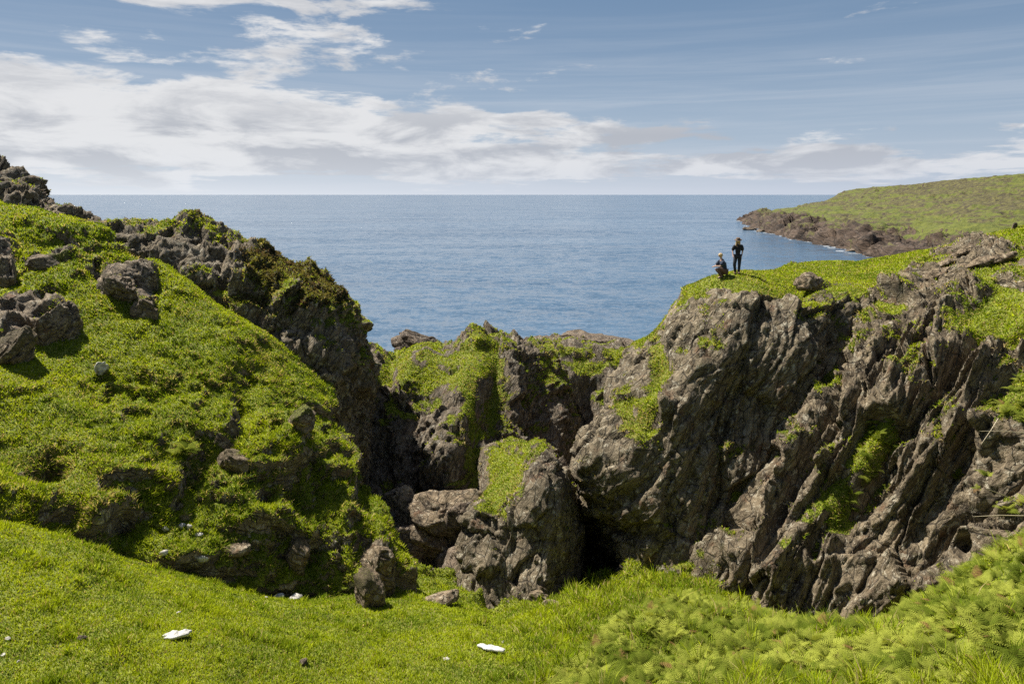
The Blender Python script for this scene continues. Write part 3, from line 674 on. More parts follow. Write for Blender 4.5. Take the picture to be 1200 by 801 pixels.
# ---------------------------------------------------------------- where a picture point meets the land
_CACHE = []
def surf_at(px, py, only=None, r=4.0):
    if not _CACHE:
        for S in SURF: _CACHE.append(project(S[0]))
    best = None
    for S, (x, y, d) in zip(SURF, _CACHE):
        if only and S[5] not in only: continue
        rr = (x-px)**2+(y-py)**2
        k = np.where((rr < r*r) & (d > 1) & (S[1][:, 1]*S[0][:, 1]+S[1][:, 0]*S[0][:, 0]+S[1][:, 2]*(S[0][:, 2]-CAM_Z) < 0))[0]
        if len(k) == 0: continue
        dm = d[k].min(); k = k[d[k] < dm+0.6]; j = k[np.argmin(rr[k])]
        if best is None or d[j] < best[2]: best = (S[0][j].copy(), S[1][j].copy(), d[j])
    if best is None:
        return surf_at(px, py, only, r*2) if r < 60 else (W(px, py, 30), np.array([0, 0, 1.]), 30)
    return best

# ---------------------------------------------------------------- boulders
def ico(sub):
    bm = bmesh.new(); bmesh.ops.create_icosphere(bm, subdivisions=sub, radius=1.0)
    V = np.array([v.co[:] for v in bm.verts]); F = np.array([[v.index for v in f.verts] for f in bm.faces]); bm.free(); return V, F
_ICO = {k: ico(k) for k in (3, 4, 5, 6)}
M_boulder = land_material('boulder_rock', (0.3, -0.4, 0.85), scale=0.6, tint=(1.1, 1.03, 0.95))
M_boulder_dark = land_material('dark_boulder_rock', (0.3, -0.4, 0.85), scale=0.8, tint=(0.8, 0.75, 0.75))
M_pale = simple_material('pale_stone', (0.24, 0.22, 0.18), (0.50, 0.47, 0.42), 9, 0.9, 0.6, 0.03)
def boulder(name, pos, size, seed, label, cat='boulder', mat=None, sub=5, moss=0.0, tilt=0.3, group=None, amp=1.0, turn=None, planes=13):
    rng = np.random.RandomState(seed); D, F = _ICO[sub]
    n = rng.normal(size=(planes, 3)); n /= np.linalg.norm(n, axis=1, keepdims=True); h = rng.uniform(0.55, 1.0, planes)
    q = h[None]/np.maximum(D@n.T, 0.12)
    r = -np.log(np.exp(-q*38).sum(1)+np.exp(-38*1.2))/38
    P = D*r[:, None]*np.array(size)[None]
    ax = rng.normal(size=3)*[1, 1, 0.2]; R = Matrix.Rotation(tilt*rng.uniform(-1, 1), 3, Vector(ax).normalized()) @ Matrix.Rotation(turn if turn is not None else rng.uniform(0, 6.28), 3, 'Z')
    if turn is not None: R = Matrix.Rotation(turn, 3, 'Y')
    P = P@np.array(R).T
    sc = float(np.mean(size)); Nn = P/np.linalg.norm(P, axis=1, keepdims=True)
    P = P + Nn*(amp*sc*(0.30*rock_disp((P/sc+seed*3.1)*1.5, (0.3, -0.5, 0.8), 1.0, 0.8, 1.0, seed))[:, None])
    G = np.clip(sstep(Nn[:, 2]+0.35*fbm(P/sc*1.5+seed, 3, seed), 0.35, 0.8)*moss, 0, 1)
    o = np_mesh(name, P, F, mat or M_boulder, {'grass': G, 'heath': np.zeros(len(P))}, smooth=False)
    o.location = pos
    tag(o, label, cat, group); return o
def boulder_px(name, px, py, w, h, seed, label, Y=None, depth=None, sink=0.25, **kw):
    """a boulder whose visible face is about w x h pixels of the 1200-wide frame, standing where that point meets the land"""
    if Y is None:
        p, n, d = surf_at(px, py+h*0.35)
    else:
        p = W(px, py+h*0.35, Y); d = project(p[None])[2][0]
    s = d/800.0; sx = w*s*0.5; sz = h*s*0.5; sy = depth if depth else (sx+sz)*0.55
    return boulder(name, (p[0], p[1]+sy*0.2, p[2]+sz*(0.7-sink)), (sx*1.12, sy, sz*1.12), seed, label, **kw)

def build_boulders():
    B = boulder_px
    B('boulder', 433, 694, 38, 44, 3, 'mossy boulder standing on the lawn at the foot of the hillside', moss=0.42)
    B('boulder', 519, 700, 46, 14, 4, 'flat brown slab of rock lying at the gully lip', cat='rock slab', amp=0.6)
    B('boulder', 629, 696, 15, 22, 5, 'small upright reddish rock at the brink below the cave', cat='rock')
    B('boulder', 645, 704, 22, 9, 6, 'low flat rock beside the small upright reddish rock', cat='rock', amp=0.6)
    g = 'boulders jammed in the gully'
    B('boulder', 470, 582, 34, 26, 11, 'small pale boulder against the dark stack, uppermost left of the gully pile', Y=34, group=g)
    B('boulder', 513, 600, 84, 46, 12, 'broad light brown sunlit boulder on top of the gully pile', Y=33, group=g, turn=-0.25)
    B('boulder', 500, 632, 50, 56, 13, 'rounded brown boulder under the broad sunlit one', Y=32.2, group=g)
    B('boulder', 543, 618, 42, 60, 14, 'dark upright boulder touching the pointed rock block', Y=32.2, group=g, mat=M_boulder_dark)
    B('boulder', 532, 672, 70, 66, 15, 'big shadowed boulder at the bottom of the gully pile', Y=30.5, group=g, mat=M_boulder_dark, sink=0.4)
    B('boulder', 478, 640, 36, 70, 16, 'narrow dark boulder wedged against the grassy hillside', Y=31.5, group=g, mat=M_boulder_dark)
    B('boulder', 655, 548, 40, 26, 17, 'slanting rock behind the pointed block where the two cliffs meet', Y=35, mat=M_boulder_dark)
    g = 'rocks poking out of the left hillside'
    B('boulder', 4, 305, 43, 62, 21, 'grey rounded rock cut by the left edge, on the upper hillside', group=g, sink=0.98, amp=1.3, depth=0.5)
    B('boulder', 58, 370, 72, 62, 22, 'broken light grey outcrop rock on the hillside with grass above it', group=g, sub=6, sink=0.98, moss=0.3, amp=1.3, depth=0.5)
    B('boulder', 10, 392, 58, 75, 23, 'large cracked grey rock at the left edge below the rounded one', group=g, sub=6, sink=0.98, moss=0.4, amp=1.3, depth=0.5)
    B('boulder', 140, 322, 65, 44, 24, 'dark jointed outcrop rock under a lip of turf on the upper hillside', group=g, sub=6, sink=0.98, moss=0.4, amp=1.3, depth=0.5)
    B('boulder', 172, 348, 36, 44, 25, 'dark narrow outcrop rock stepping down beside the jointed one', group=g, sink=0.98, moss=0.3, amp=1.3, depth=0.5)
    B('boulder', 72, 296, 48, 29, 26, 'low rock half buried in the turf near the skyline', group=g, sink=0.98, moss=0.5, amp=1.3, depth=0.5)
    B('boulder', 120, 431, 9, 17, 27, 'small white upright stone alone on the bright green slope', group=g, mat=M_pale, sub=4, cat='stone')
    B('boulder', 352, 488, 26, 34, 28, 'dark rock face showing near the right edge of the hillside', group=g, sink=0.6, moss=0.5)
    B('boulder', 272, 532, 26, 44, 29, 'grey rock rib in the middle of the rugged slope', group=g, sink=0.6, moss=0.4)
    B('boulder', 445, 655, 40, 60, 30, 'cracked rock at the lower right corner of the hillside', group=g, sink=0.6, moss=0.3, sub=6)
    B('boulder', 345, 645, 30, 30, 31, 'dark rock at the foot of the rugged slope', group=g, sink=0.6, moss=0.4)
    B('boulder', 277, 642, 24, 16, 32, 'angular brown rock under a small dark overhang', group=g, sink=0.3, moss=0.1)
    g = 'small stones at the foot of the hillside'
    for i, (x, y, w, h, lab) in enumerate([(196, 619, 12, 8, 'pinkish stone at the upper left end of the stone line'), (211, 617, 11, 7, 'pale stone between the pinkish and the white stone'),
            (221, 616, 8, 8, 'small round white stone at the head of the stone line'), (231, 624, 13, 6, 'flat white stone just right of the round white one'),
            (236, 652, 16, 8, 'pale stone below the line, in the short grass'), (190, 648, 12, 10, 'grey stone in the dark turf edge'), (345, 699, 22, 6, 'flat white stone at the right end of the lawn edge'), (326, 697, 16, 5, 'low grey stone beside the flat white one'),
            (312, 700, 6, 4, 'tiny white stone left of the low grey one')]):
        B('stone', x, y, w*0.75, h*0.75, 50+i, lab, cat='stone', mat=M_pale, sub=3, group=g)
    g = 'white pebbles scattered on the lawn'
    for i, (x, y, w, lab) in enumerate([(208, 718, 5, 'white pebble on the lawn above the left fleece scrap'), (9, 746, 8, 'white pebble near the left edge of the lawn, upper of two'), (4, 768, 8, 'white pebble at the left edge, lower of two'),
            (20, 776, 6, 'grey pebble near the bottom left corner of the lawn'), (355, 776, 13, 'dark flat stone on the lawn near the bottom, left of centre'), (96, 747, 11, 'small grey stone on the lawn right of the two edge pebbles'), (590, 751, 5, 'white pebble just above the right fleece scrap'), (594, 754, 4, 'smaller white pebble touching the one above the right fleece scrap'),
            (522, 772, 8, 'grey pebble in the lawn left below the right fleece scrap')]):
        B('pebble', x, y, w*0.8, w*0.55, 70+i, lab, cat='pebble', mat=M_pale if i not in (4, 5) else M_boulder_dark, sub=3, group=g)
    B('boulder', 497, 402, 62, 30, 81, 'dark humped rock on the sea side of the wide stack', Y=62, mat=M_boulder_dark, sub=6, sink=0.3)
    B('boulder', 702, 403, 112, 30, 82, 'dark jagged rock ridge behind the farther stack', Y=70, mat=M_boulder_dark, sub=6, sink=0.3)
    B('boulder', 645, 408, 56, 22, 83, 'low dark rock between the two stacks against the sea', Y=68, mat=M_boulder_dark, sink=0.3)
    B('boulder', 951, 331, 26, 20, 84, 'grey rock in the turf of the cliff top, right of the two people', moss=0.2, sink=0.35)
    B('boulder', 1188, 263, 5, 8, 85, 'tiny black rock standing in the far pasture by the right edge', cat='rock', mat=M_boulder_dark, sub=3, sink=0)
    g = 'pale rocks breaking through the right pasture'
    for i, (x, y, w, h, lab) in enumerate([(1095, 320, 30, 9, 'slanting pale rock lowest of the pasture rocks'), (1118, 302, 34, 9, 'pale ribbed rock in the middle of the pasture rocks'), (1148, 306, 30, 8, 'flat pale rock right of the ribbed one'), (1172, 301, 26, 8, 'broken pale rock at the right end of the pasture rocks'), (1132, 290, 26, 6, 'thin pale rock highest of the pasture rocks')]):
        B('boulder', x, y, w, h, 90+i, lab, group=g, turn=-0.45, moss=0.1, sink=0.45, planes=9)
    g = 'rocks awash off the headland tip'
    for i, (x, y, w, h, Y, lab) in enumerate([(869, 257, 9, 3, 830, 'low black rock awash at the very tip of the headland'), (880, 268, 12, 3.5, 600, 'black rock in the water below the headland tip'), (893, 271, 10, 3, 570, 'small rock just off the shore, right of the black one'), (997, 296, 12, 3, 372, 'pale flat rock at the water edge where the shore curves in')]):
        p = W(x, y, Y); p[2] = 0.2; s = Y/800.
        boulder('shore_rock', p, (w*s*.6, w*s*.5, h*s*.7), 100+i, lab, 'rock', M_boulder_dark, 4, group=g)
build_boulders()

# ---------------------------------------------------------------- white scraps of fleece
def build_fleece():
    m, t, out = new_mat('white_wool'); tc = t.new('ShaderNodeTexCoord')
    n = t.noise(tc.outputs['Object'], 30, 5, 0.7)
    p = principled(t, Base_Color=t.mix(t.ss(n, 0.3, 0.7), (0.42, 0.40, 0.36), (0.66, 0.65, 0.62)), Roughness=0.95)
    bp = t.new('ShaderNodeBump'); bp.inputs['Distance'].default_value = 0.03; t.link(n, bp.inputs['Height']); t.link(bp.outputs[0], p.inputs['Normal']); t.link(p.outputs[0], out.inputs[0])
    for (px, py, w, ang, seed, lab) in [(209, 746, 33, 0.0, 5, 'white scrap of sheep fleece on the lawn, left of the two'), (576, 761, 34, -0.40, 9, 'white scrap of sheep fleece near the gully mouth, right of the two')]:
        pos, nrm, d = surf_at(px, py); L = w*d/800/2*0.9
        nr, na = 12, 48; rr, aa = np.meshgrid(np.linspace(0, 1, nr), np.linspace(0, 2*np.pi, na, endpoint=False), indexing='ij')
        R = 1+0.55*perlin(np.stack([np.cos(aa.ravel())*1.7, np.sin(aa.ravel())*1.7, np.full(aa.size, seed*1.37)], 1), 3).reshape(aa.shape)
        x = rr*R*np.cos(aa)*L; y = rr*R*np.sin(aa)*L*0.62
        Q = np.stack([x.ravel(), y.ravel(), np.zeros(x.size)], 1)
        z = 0.07*(1-rr.ravel()**2)*(0.7+1.2*fbm(Q*5+seed, 3, 7)) + 0.015
        def sheet(zz):
            V = Q.copy(); V[:, 2] = zz; return V
        top = sheet(z); bot = sheet(np.full(len(Q), -0.03)); bot[:na] += 0
        F = []
        for s0, fl in ((0, 1), (nr*na, -1)):
            for i in range(nr-1):
                for j in range(na):
                    q = [s0+i*na+j, s0+(i+1)*na+j, s0+(i+1)*na+(j+1) % na, s0+i*na+(j+1) % na]
                    F.append(q[::fl])
        for j in range(na):
            a = (nr-1)*na; F.append([a+j, nr*na+a+j, nr*na+a+(j+1) % na, a+(j+1) % na])
        o = np_mesh('fleece_scrap', np.concatenate([top, bot]), np.array(F), m)
        Z = Vector(nrm); q = Z.to_track_quat('Z', 'Y'); o.rotation_euler = (Matrix.Rotation(0, 3, 'Z') @ q.to_matrix() @ Matrix.Rotation(ang, 3, 'Z')).to_euler()
        o.location = Vector(pos)+Z*0.06
        tag(o, lab, 'fleece', 'scraps of fleece on the lawn')
build_fleece()

# ---------------------------------------------------------------- grass, heather, bracken
RNG = np.random.RandomState(7)
def sample_surface(S, weight, density):
    """random points on a surface: weight per vertex (0..1), density = expected count factor at distance"""
    P, N, G, H, F, name, R = S
    c = P[F].mean(1); w = weight[F].mean(1)
    d1 = P[F[:, 2]]-P[F[:, 0]]; d2 = P[F[:, 3]]-P[F[:, 1]]; ar = 0.5*np.linalg.norm(np.cross(d1, d2), axis=1)
    px, py, dd = project(c); nf = N[F[:, 0]]
    v = c-np.array([0, 0, CAM_Z]); v /= np.linalg.norm(v, axis=1, keepdims=True)
    face = -(v*nf).sum(1)
    ok = (px > -260) & (px < 1460) & (py < 930) & (py > 100) & (dd > 2.0) & (face > -0.35)
    ex = ar*w*density(np.linalg.norm(c-np.array([0, 0, CAM_Z]), axis=1))*ok*(0.35+0.65*np.clip(face+0.3, 0, 1))
    cnt = RNG.poisson(np.clip(ex, 0, 400)); f = np.repeat(np.arange(len(F)), cnt)
    u = RNG.rand(len(f), 1); w_ = RNG.rand(len(f), 1)
    Q = (P[F[f, 0]]*(1-u)+P[F[f, 1]]*u)*(1-w_)+(P[F[f, 3]]*(1-u)+P[F[f, 2]]*u)*w_
    Nn = N[F[f, 0]]
    return Q, Nn, f, np.linalg.norm(Q-np.array([0, 0, CAM_Z]), axis=1), G[F[f, 0]], R[F[f, 0]]
def unit(a): return a/(np.linalg.norm(a, axis=1, keepdims=True)+1e-9)
BL = {'V': [], 'C': [], 'G': []}
def blades(Q, Nn, d, L, wid, lean, col, store):
    n = len(Q)
    down = np.zeros((n, 3)); down[:, 2] = -1
    rnd = RNG.normal(size=(n, 3)); rnd[:, 2] *= 0.3
    steep = (1-np.clip(Nn[:, 2:3], 0, 1))
    g = unit(Nn*0.5+np.array([0, 0, 0.7])+rnd*lean)
    tip = unit(g+Nn*0.4*steep+down*steep*0.9+rnd*lean*0.7)
    side = unit(np.cross(g, RNG.normal(size=(n, 3))))
    a = Q-side*wid[:, None]/2-g*0.02; b = Q+side*wid[:, None]/2-g*0.02
    m = Q+g*L[:, None]*0.55; mw = side*wid[:, None]*0.42
    t = m+tip*L[:, None]*0.5
    V = np.stack([a, b, m+mw, m-mw, t], 1)
    store['V'].append(V.astype(np.float32)); store['C'].append(np.repeat(col[:, None], 5, 1).astype(np.float32))
    gg = unit(Nn*0.35+np.array([-0.12, 0.2, 0.8])); store['G'].append(np.repeat(gg[:, None], 5, 1).astype(np.float32))
def emit(store, name, mat, label, cat):
    V = np.concatenate(store['V']); Cc = np.concatenate(store['C']).reshape(-1, 3); G = np.concatenate(store['G']).reshape(-1, 3)
    n = len(V); base = (np.arange(n)*5)[:, None]
    F = np.concatenate([base+np.array([[0, 1, 2]]), base+np.array([[0, 2, 3]]), base+np.array([[3, 2, 4]])])
    o = np_mesh(name, V.reshape(-1, 3), F, mat, smooth=False, colors={'col': Cc}, vecs={'gn': G})
    tag(o, label, cat, kind='stuff'); print(name, n); return o

def in_bracken(Q):
    px, py, d = project(Q)
    edge = np.interp(px, [560, 640, 680, 730, 780, 900, 1000, 1200, 1400], [900, 812, 766, 722, 700, 700, 700, 500, 400])
    b = sstep(py-edge+14*perlin(Q*0.9, 5), -6, 10)
    b *= 1-0.8*sstep(perlin(Q*0.45+3, 9)+0.35*perlin(Q*1.5, 10), 0.28, 0.44)
    b *= 1-sstep(py, 785, 800)*sstep(px, 840, 930)*0.8
    return b

def grass_palette(Q, dry):
    n = len(Q); k = fbm(Q*0.45, 3, 91); k2 = fbm(Q*2.2, 2, 92); r = RNG.rand(n)
    base = np.array([0.305, 0.368, 0.009]); dark = np.array([0.120, 0.185, 0.011]); pale = np.array([0.44, 0.475, 0.080]); straw = np.array([0.42, 0.33, 0.15])
    t = np.clip(0.45+0.9*k+0.7*k2+RNG.normal(size=n)*0.22, 0, 1)[:, None]
    c = dark*(1-t)+base*t
    c = np.where((r < 0.22)[:, None], c*0.4+pale*0.6, c)
    return np.where((RNG.rand(n) < dry)[:, None], straw*(0.7+0.5*RNG.rand(n)[:, None]), c)

def build_grass():
    store = {'V': [], 'C': [], 'G': []}; hs = {'V': [], 'C': [], 'G': []}; br = []
    for S in SURF:
        P, N, G, H, F, name, R = S
        wg = sstep(G, 0.36, 0.62)*(1-0.85*sstep(H, 0.4, 0.7))
        K = 470000.0
        Q, Nn, f, d, g, rr = sample_surface(S, wg, lambda d: K/np.maximum(d, 9)**2)
        n = len(Q); tuft = fbm(Q*1.3, 3, 95); tall = fbm(Q*0.35+20, 2, 96)
        if name == 'ground':
            b = in_bracken(Q); keep = RNG.rand(n) > b*0.88
            px, py, _ = project(Q)
            rough = sstep(px+RNG.normal(size=n)*20, 590, 680)*1.0
            L = (0.055+0.05*np.clip(tuft+0.3, 0, 1)+0.11*sstep(tuft, 0.35, 0.6))*(1+1.9*rough)
            dry = 0.05+0.05*rough
        else:
            keep = np.ones(n, bool)
            L = (0.07+0.13*np.clip(tuft+0.25, 0, 1))*(0.75+0.7*np.clip(rr, 0, 1))
            steep = 1-np.clip(Nn[:, 2], 0, 1)
            L = L*(1+0.9*sstep(steep, 0.2, 0.6))
            dry = np.clip(0.05+0.35*sstep(steep+0.25*tall, 0.25, 0.7)+0.12*sstep(tall, 0.1, 0.5), 0, 0.6)
            if name != 'hill': dry = dry+0.07
        L = L*RNG.uniform(0.55, 1.3, n); wid = np.clip(d*0.00100, 0.007, 0.10)*RNG.uniform(0.7, 1.3, n)
        L = np.maximum(L, d*0.0022)
        col = grass_palette(Q, dry)
        k = keep
        blades(Q[k], Nn[k], d[k], L[k], wid[k], 0.42, col[k], store)
        # heather
        wh = sstep(H, 0.35, 0.6)
        if wh.max() > 0.1:
            Q, Nn, f, d, g, rr = sample_surface(S, wh, lambda d: 260000.0/np.maximum(d, 9)**2)
            n = len(Q); r = RNG.rand(n)[:, None]; k = np.clip(0.5+fbm(Q*1.1, 3, 97), 0, 1)[:, None]
            col = np.array([0.085, 0.055, 0.035])*(1-k)+np.array([0.14, 0.13, 0.035])*k
            col = np.where(r < 0.12, np.array([0.17, 0.19, 0.03]), col)
            blades(Q, Nn, d, RNG.uniform(0.10, 0.26, n), np.clip(d*0.0016, .02, .09), 0.8, col, hs)
    emit(store, 'grass', M_blade, 'bright green grass growing over the lawn, hillside and cliff tops', 'grass')
    emit(hs, 'heather', M_blade, 'brown green heather covering the top of the left cliff', 'heather')
build_grass()

# bracken: arching fronds with paired pinnae
def frond_template(pairs=13, curl=1.0):
    """frond of length 1 growing along +x, arching; returns tris (n,3,3)"""
    T = []
    def rach(t): return np.array([t*(1-0.12*t*curl), 0, 0.38*t-0.62*curl*t*t])
    for i in range(pairs):
        t = 0.16+0.84*i/pairs; p = rach(t); p2 = rach(min(t+0.03, 1)); w = 0.060*(1.15-t)+0.012
        l = 0.40*(1-t)**0.75*(1 if t > 0.25 else 0.8)+0.02
        dx = unit((p2-p)[None])[0]
        for s in (-1, 1):
            tipv = p+np.array([dx[0]*0.35*l, s*l, dx[2]*0.3*l-0.16*l]); mid = p+(tipv-p)*0.5+np.array([0, 0, 0.05*l])
            T.append([p-dx*w*0.5, p+dx*w*0.5, mid+dx*w*0.55]); T.append([p-dx*w*0.5, mid+dx*w*0.55, mid-dx*w*0.55]); T.append([mid-dx*w*0.55, mid+dx*w*0.55, tipv])
    a, b = rach(0), rach(0.5); c = rach(0.98); w = np.array([0, 0.012, 0])
    T.append([a-w, a+w, b]); T.append([b-w, b+w, c])
    return np.array(T)
def place_fronds(base, nrm, n_each, Lr, store, colr):
    tmpl = [frond_template(9, 1.0), frond_template(10, 0.7), frond_template(9, 1.25)]
    for tm in tmpl:
        sel = RNG.randint(0, 3, len(base)) == 0 if len(base) > 5 else np.ones(len(base), bool)
        b = np.repeat(base[sel], n_each, 0); nn = np.repeat(nrm[sel], n_each, 0); k = len(b)
        if k == 0: continue
        az = RNG.uniform(0, 2*np.pi, k); L = RNG.uniform(Lr[0], Lr[1], k)
        x = np.stack([np.cos(az), np.sin(az), np.zeros(k)], 1); el = RNG.uniform(0.25, 1.05, k)[:, None]
        up = unit(nn*0.5+np.array([0, 0, 1.0]))
        X = unit(x*np.cos(el)+up*np.sin(el)); Y = unit(np.cross(up, X)); Z = np.cross(X, Y)
        V = b[:, None, None]+L[:, None, None, None]*(tm[None, ..., 0:1]*X[:, None, None]+tm[None, ..., 1:2]*Y[:, None, None]+tm[None, ..., 2:3]*Z[:, None, None])
        col = colr(b, k); m = tm.shape[0]
        store['V'].append(V.reshape(k*m, 3, 3).astype(np.float32)); store['C'].append(np.repeat(np.repeat(col[:, None], m, 1).reshape(k*m, 1, 3), 3, 1).astype(np.float32))
        store['G'].append(np.repeat(np.repeat(up[:, None], m, 1).reshape(k*m, 1, 3), 3, 1).astype(np.float32))
def bracken_col(b, k):
    t = np.clip(0.42+1.3*fbm(b*0.6, 2, 99)+RNG.normal(size=k)*0.28, 0, 1)[:, None]
    c = np.array([0.095, 0.125, 0.014])*(1-t)+np.array([0.31, 0.335, 0.055])*t
    return np.where((RNG.rand(k) < 0.012)[:, None], np.array([0.25, 0.15, 0.06]), c)
def emit_tris(store, name, mat, label, cat, kind='stuff'):
    V = np.concatenate(store['V']).reshape(-1, 3); F = np.arange(len(V)).reshape(-1, 3)
    o = np_mesh(name, V, F, mat, smooth=False, colors={'col': np.concatenate(store['C']).reshape(-1, 3)}, vecs={'gn': np.concatenate(store['G']).reshape(-1, 3)})
    print(name, len(F)); return tag(o, label, cat, kind=kind)
def build_bracken():
    st_ = {'V': [], 'C': [], 'G': []}
    for S in SURF:
        if S[5] == 'ground':
            Q, Nn, f, d, g, rr = sample_surface(S, np.ones(len(S[0])), lambda d: 8200.0/np.maximum(d, 9)**2)
            k = RNG.rand(len(Q)) < in_bracken(Q); place_fronds(Q[k], Nn[k], 5, (0.26, 0.54), st_, bracken_col)
        elif S[5] == 'cliff':
            Q, Nn, f, d, g, rr = sample_surface(S, np.ones(len(S[0])), lambda d: 6500.0/np.maximum(d, 9)**2)
            px, py, dd = project(Q); w = np.zeros(len(Q))
            for (x, y, rx, ry, s) in [(1030, 510, 14, 18, 1), (1010, 550, 12, 26, .9), (1185, 480, 20, 18, 1), (1195, 440, 12, 20, .7), (1120, 560, 20, 40, .08), (995, 590, 12, 20, .6), (1190, 590, 20, 30, .5)]:
                w += s*np.exp(-((px-x)/rx)**2-((py-y)/ry)**2)
            k = RNG.rand(len(Q)) < w; place_fronds(Q[k], Nn[k], 5, (0.3, 0.6), st_, bracken_col)
    emit_tris(st_, 'bracken', M_fern, 'pale green bracken fronds covering the bank below the slabby cliff', 'bracken')
    one = {'V': [], 'C': [], 'G': []}
    p, n, d = surf_at(211, 532)
    place_fronds(np.array([p, p+[0.2, 0, .05]]), np.array([n, n]), 5, (0.45, 0.7), one, bracken_col)
    emit_tris(one, 'fern', M_fern, 'single fern clump alone in the middle of the grassy hillside', 'fern', kind='thing')
build_bracken()
# (long tussock grass is part of the grass above)

# ---------------------------------------------------------------- dry stems over the right cliff
def tube(name, pts, r0, r1, mat, parent=None, seg=6):
    pts = [Vector(p) for p in pts]; V = []; F = []; n = len(pts)
    for i, p in enumerate(pts):
        t = (pts[min(i+1, n-1)]-pts[max(i-1, 0)]).normalized(); a = t.orthogonal().normalized(); b = t.cross(a); r = r0+(r1-r0)*i/(n-1)
        for k in range(seg):
            an = 2*math.pi*k/seg; V.append(p+a*math.cos(an)*r+b*math.sin(an)*r)
    for i in range(n-1):
        for k in range(seg): F.append([i*seg+k, i*seg+(k+1) % seg, (i+1)*seg+(k+1) % seg, (i+1)*seg+k])
    return np_mesh(name, np.array([v[:] for v in V]), np.array(F), mat, parent=parent)
M_stem = simple_material('dry_stem', (0.38, 0.31, 0.2), (0.5, 0.43, 0.3), 30)
for (a, b, lab) in [((1170, 490), (1150, 520), 'dry pale stem leaning from the turf above the slab rocks'), ((1200, 507), (1148, 505), 'dry stem lying level across the leaning one'),
                    ((1200, 604), (1140, 605), 'long bare stem reaching left over the rocks, lowest of the stems'), ((1195, 590), (1155, 572), 'thin bare stem slanting above the lowest stem')]:
    p0 = surf_at(*a)[0]; Yc = p0[1]-0.3; p0 = W(a[0], a[1], Yc); p1 = W(b[0], b[1], Yc-0.3); mid = (p0+p1)/2+[0, -0.05, 0.06]
    tag(tube('dry_stem', [p0, mid, p1], 0.018, 0.008, M_stem), lab, 'dry stem', 'bare stems at the right edge')

# ---------------------------------------------------------------- people
M_skin = simple_material('skin', (0.45, 0.27, 0.19), (0.5, 0.31, 0.22), 8, 0.5)
def cloth(name, c): return simple_material(name, c, tuple(min(1, v*1.5+0.004) for v in c), 25, 0.9, 0.4, 0.01)
M_black = cloth('black_cloth', (0.010, 0.010, 0.012)); M_jeans = cloth('dark_denim', (0.013, 0.016, 0.024)); M_boot = cloth('brown_boot', (0.07, 0.035, 0.02))
M_navy = cloth('navy_cloth', (0.015, 0.024, 0.045)); M_brown = cloth('brown_cloth', (0.10, 0.055, 0.04)); M_hat = cloth('brown_felt', (0.10, 0.065, 0.04))
M_blonde = simple_material('blonde_hair', (0.45, 0.29, 0.12), (0.62, 0.44, 0.22), 60, 0.6, 0.5, 0.01)
def skin_mesh(name, joints, bones, mat, parent, sub=2, root=0):
    me = bpy.data.meshes.new(name); names = list(joints)
    me.from_pydata([joints[k][:3] for k in names], [(names.index(a), names.index(b)) for a, b in bones], [])
    o = bpy.data.objects.new(name, me); C.collection.objects.link(o)
    md = o.modifiers.new('skin', 'SKIN'); md.use_smooth_shade = True; md.branch_smoothing = 0.6
    for i, k in enumerate(names):
        r = joints[k][3]; sv = me.skin_vertices[0].data[i]
        sv.radius = (r, joints[k][4] if len(joints[k]) > 4 else r); sv.use_root = (i == root)
    sb = o.modifiers.new('sub', 'SUBSURF'); sb.levels = sub; sb.render_levels = sub
    dg = bpy.context.evaluated_depsgraph_get(); dg.update()
    m2 = bpy.data.meshes.new_from_object(o.evaluated_get(dg)); m2.name = name
    o.modifiers.clear(); o.data = m2; m2.materials.clear(); m2.materials.append(mat)
    for p in m2.polygons: p.use_smooth = True
    o.parent = parent; return o
def hand(J, Bn, tag_, wrist, dirv, side):
    """palm and five curled fingers"""
    d = Vector(dirv).normalized(); s = Vector(side).normalized(); nrm = d.cross(s); w = Vector(wrist)
    pm = w+d*0.07; J[tag_+'palm'] = (*pm, 0.026); Bn.append((tag_+'wrist', tag_+'palm'))
    for i, (off, ln) in enumerate(((-0.030, 0.070), (-0.010, 0.080), (0.010, 0.075), (0.030, 0.058))):
        a = pm+s*off+d*0.03; b = a+d*ln*0.55+nrm*0.01; c = b+d*ln*0.35+nrm*0.03
        for q, (v, r) in enumerate(((a, 0.010), (b, 0.009), (c, 0.007))): J[f'{tag_}f{i}{q}'] = (*v, r)
        Bn += [(tag_+'palm', f'{tag_}f{i}0'), (f'{tag_}f{i}0', f'{tag_}f{i}1'), (f'{tag_}f{i}1', f'{tag_}f{i}2')]
    a = w+d*0.03-s*0.035; b = a+d*0.03-s*0.02+nrm*0.01; J[tag_+'t0'] = (*a, 0.011); J[tag_+'t1'] = (*b, 0.009); Bn += [(tag_+'palm', tag_+'t0'), (tag_+'t0', tag_+'t1')]
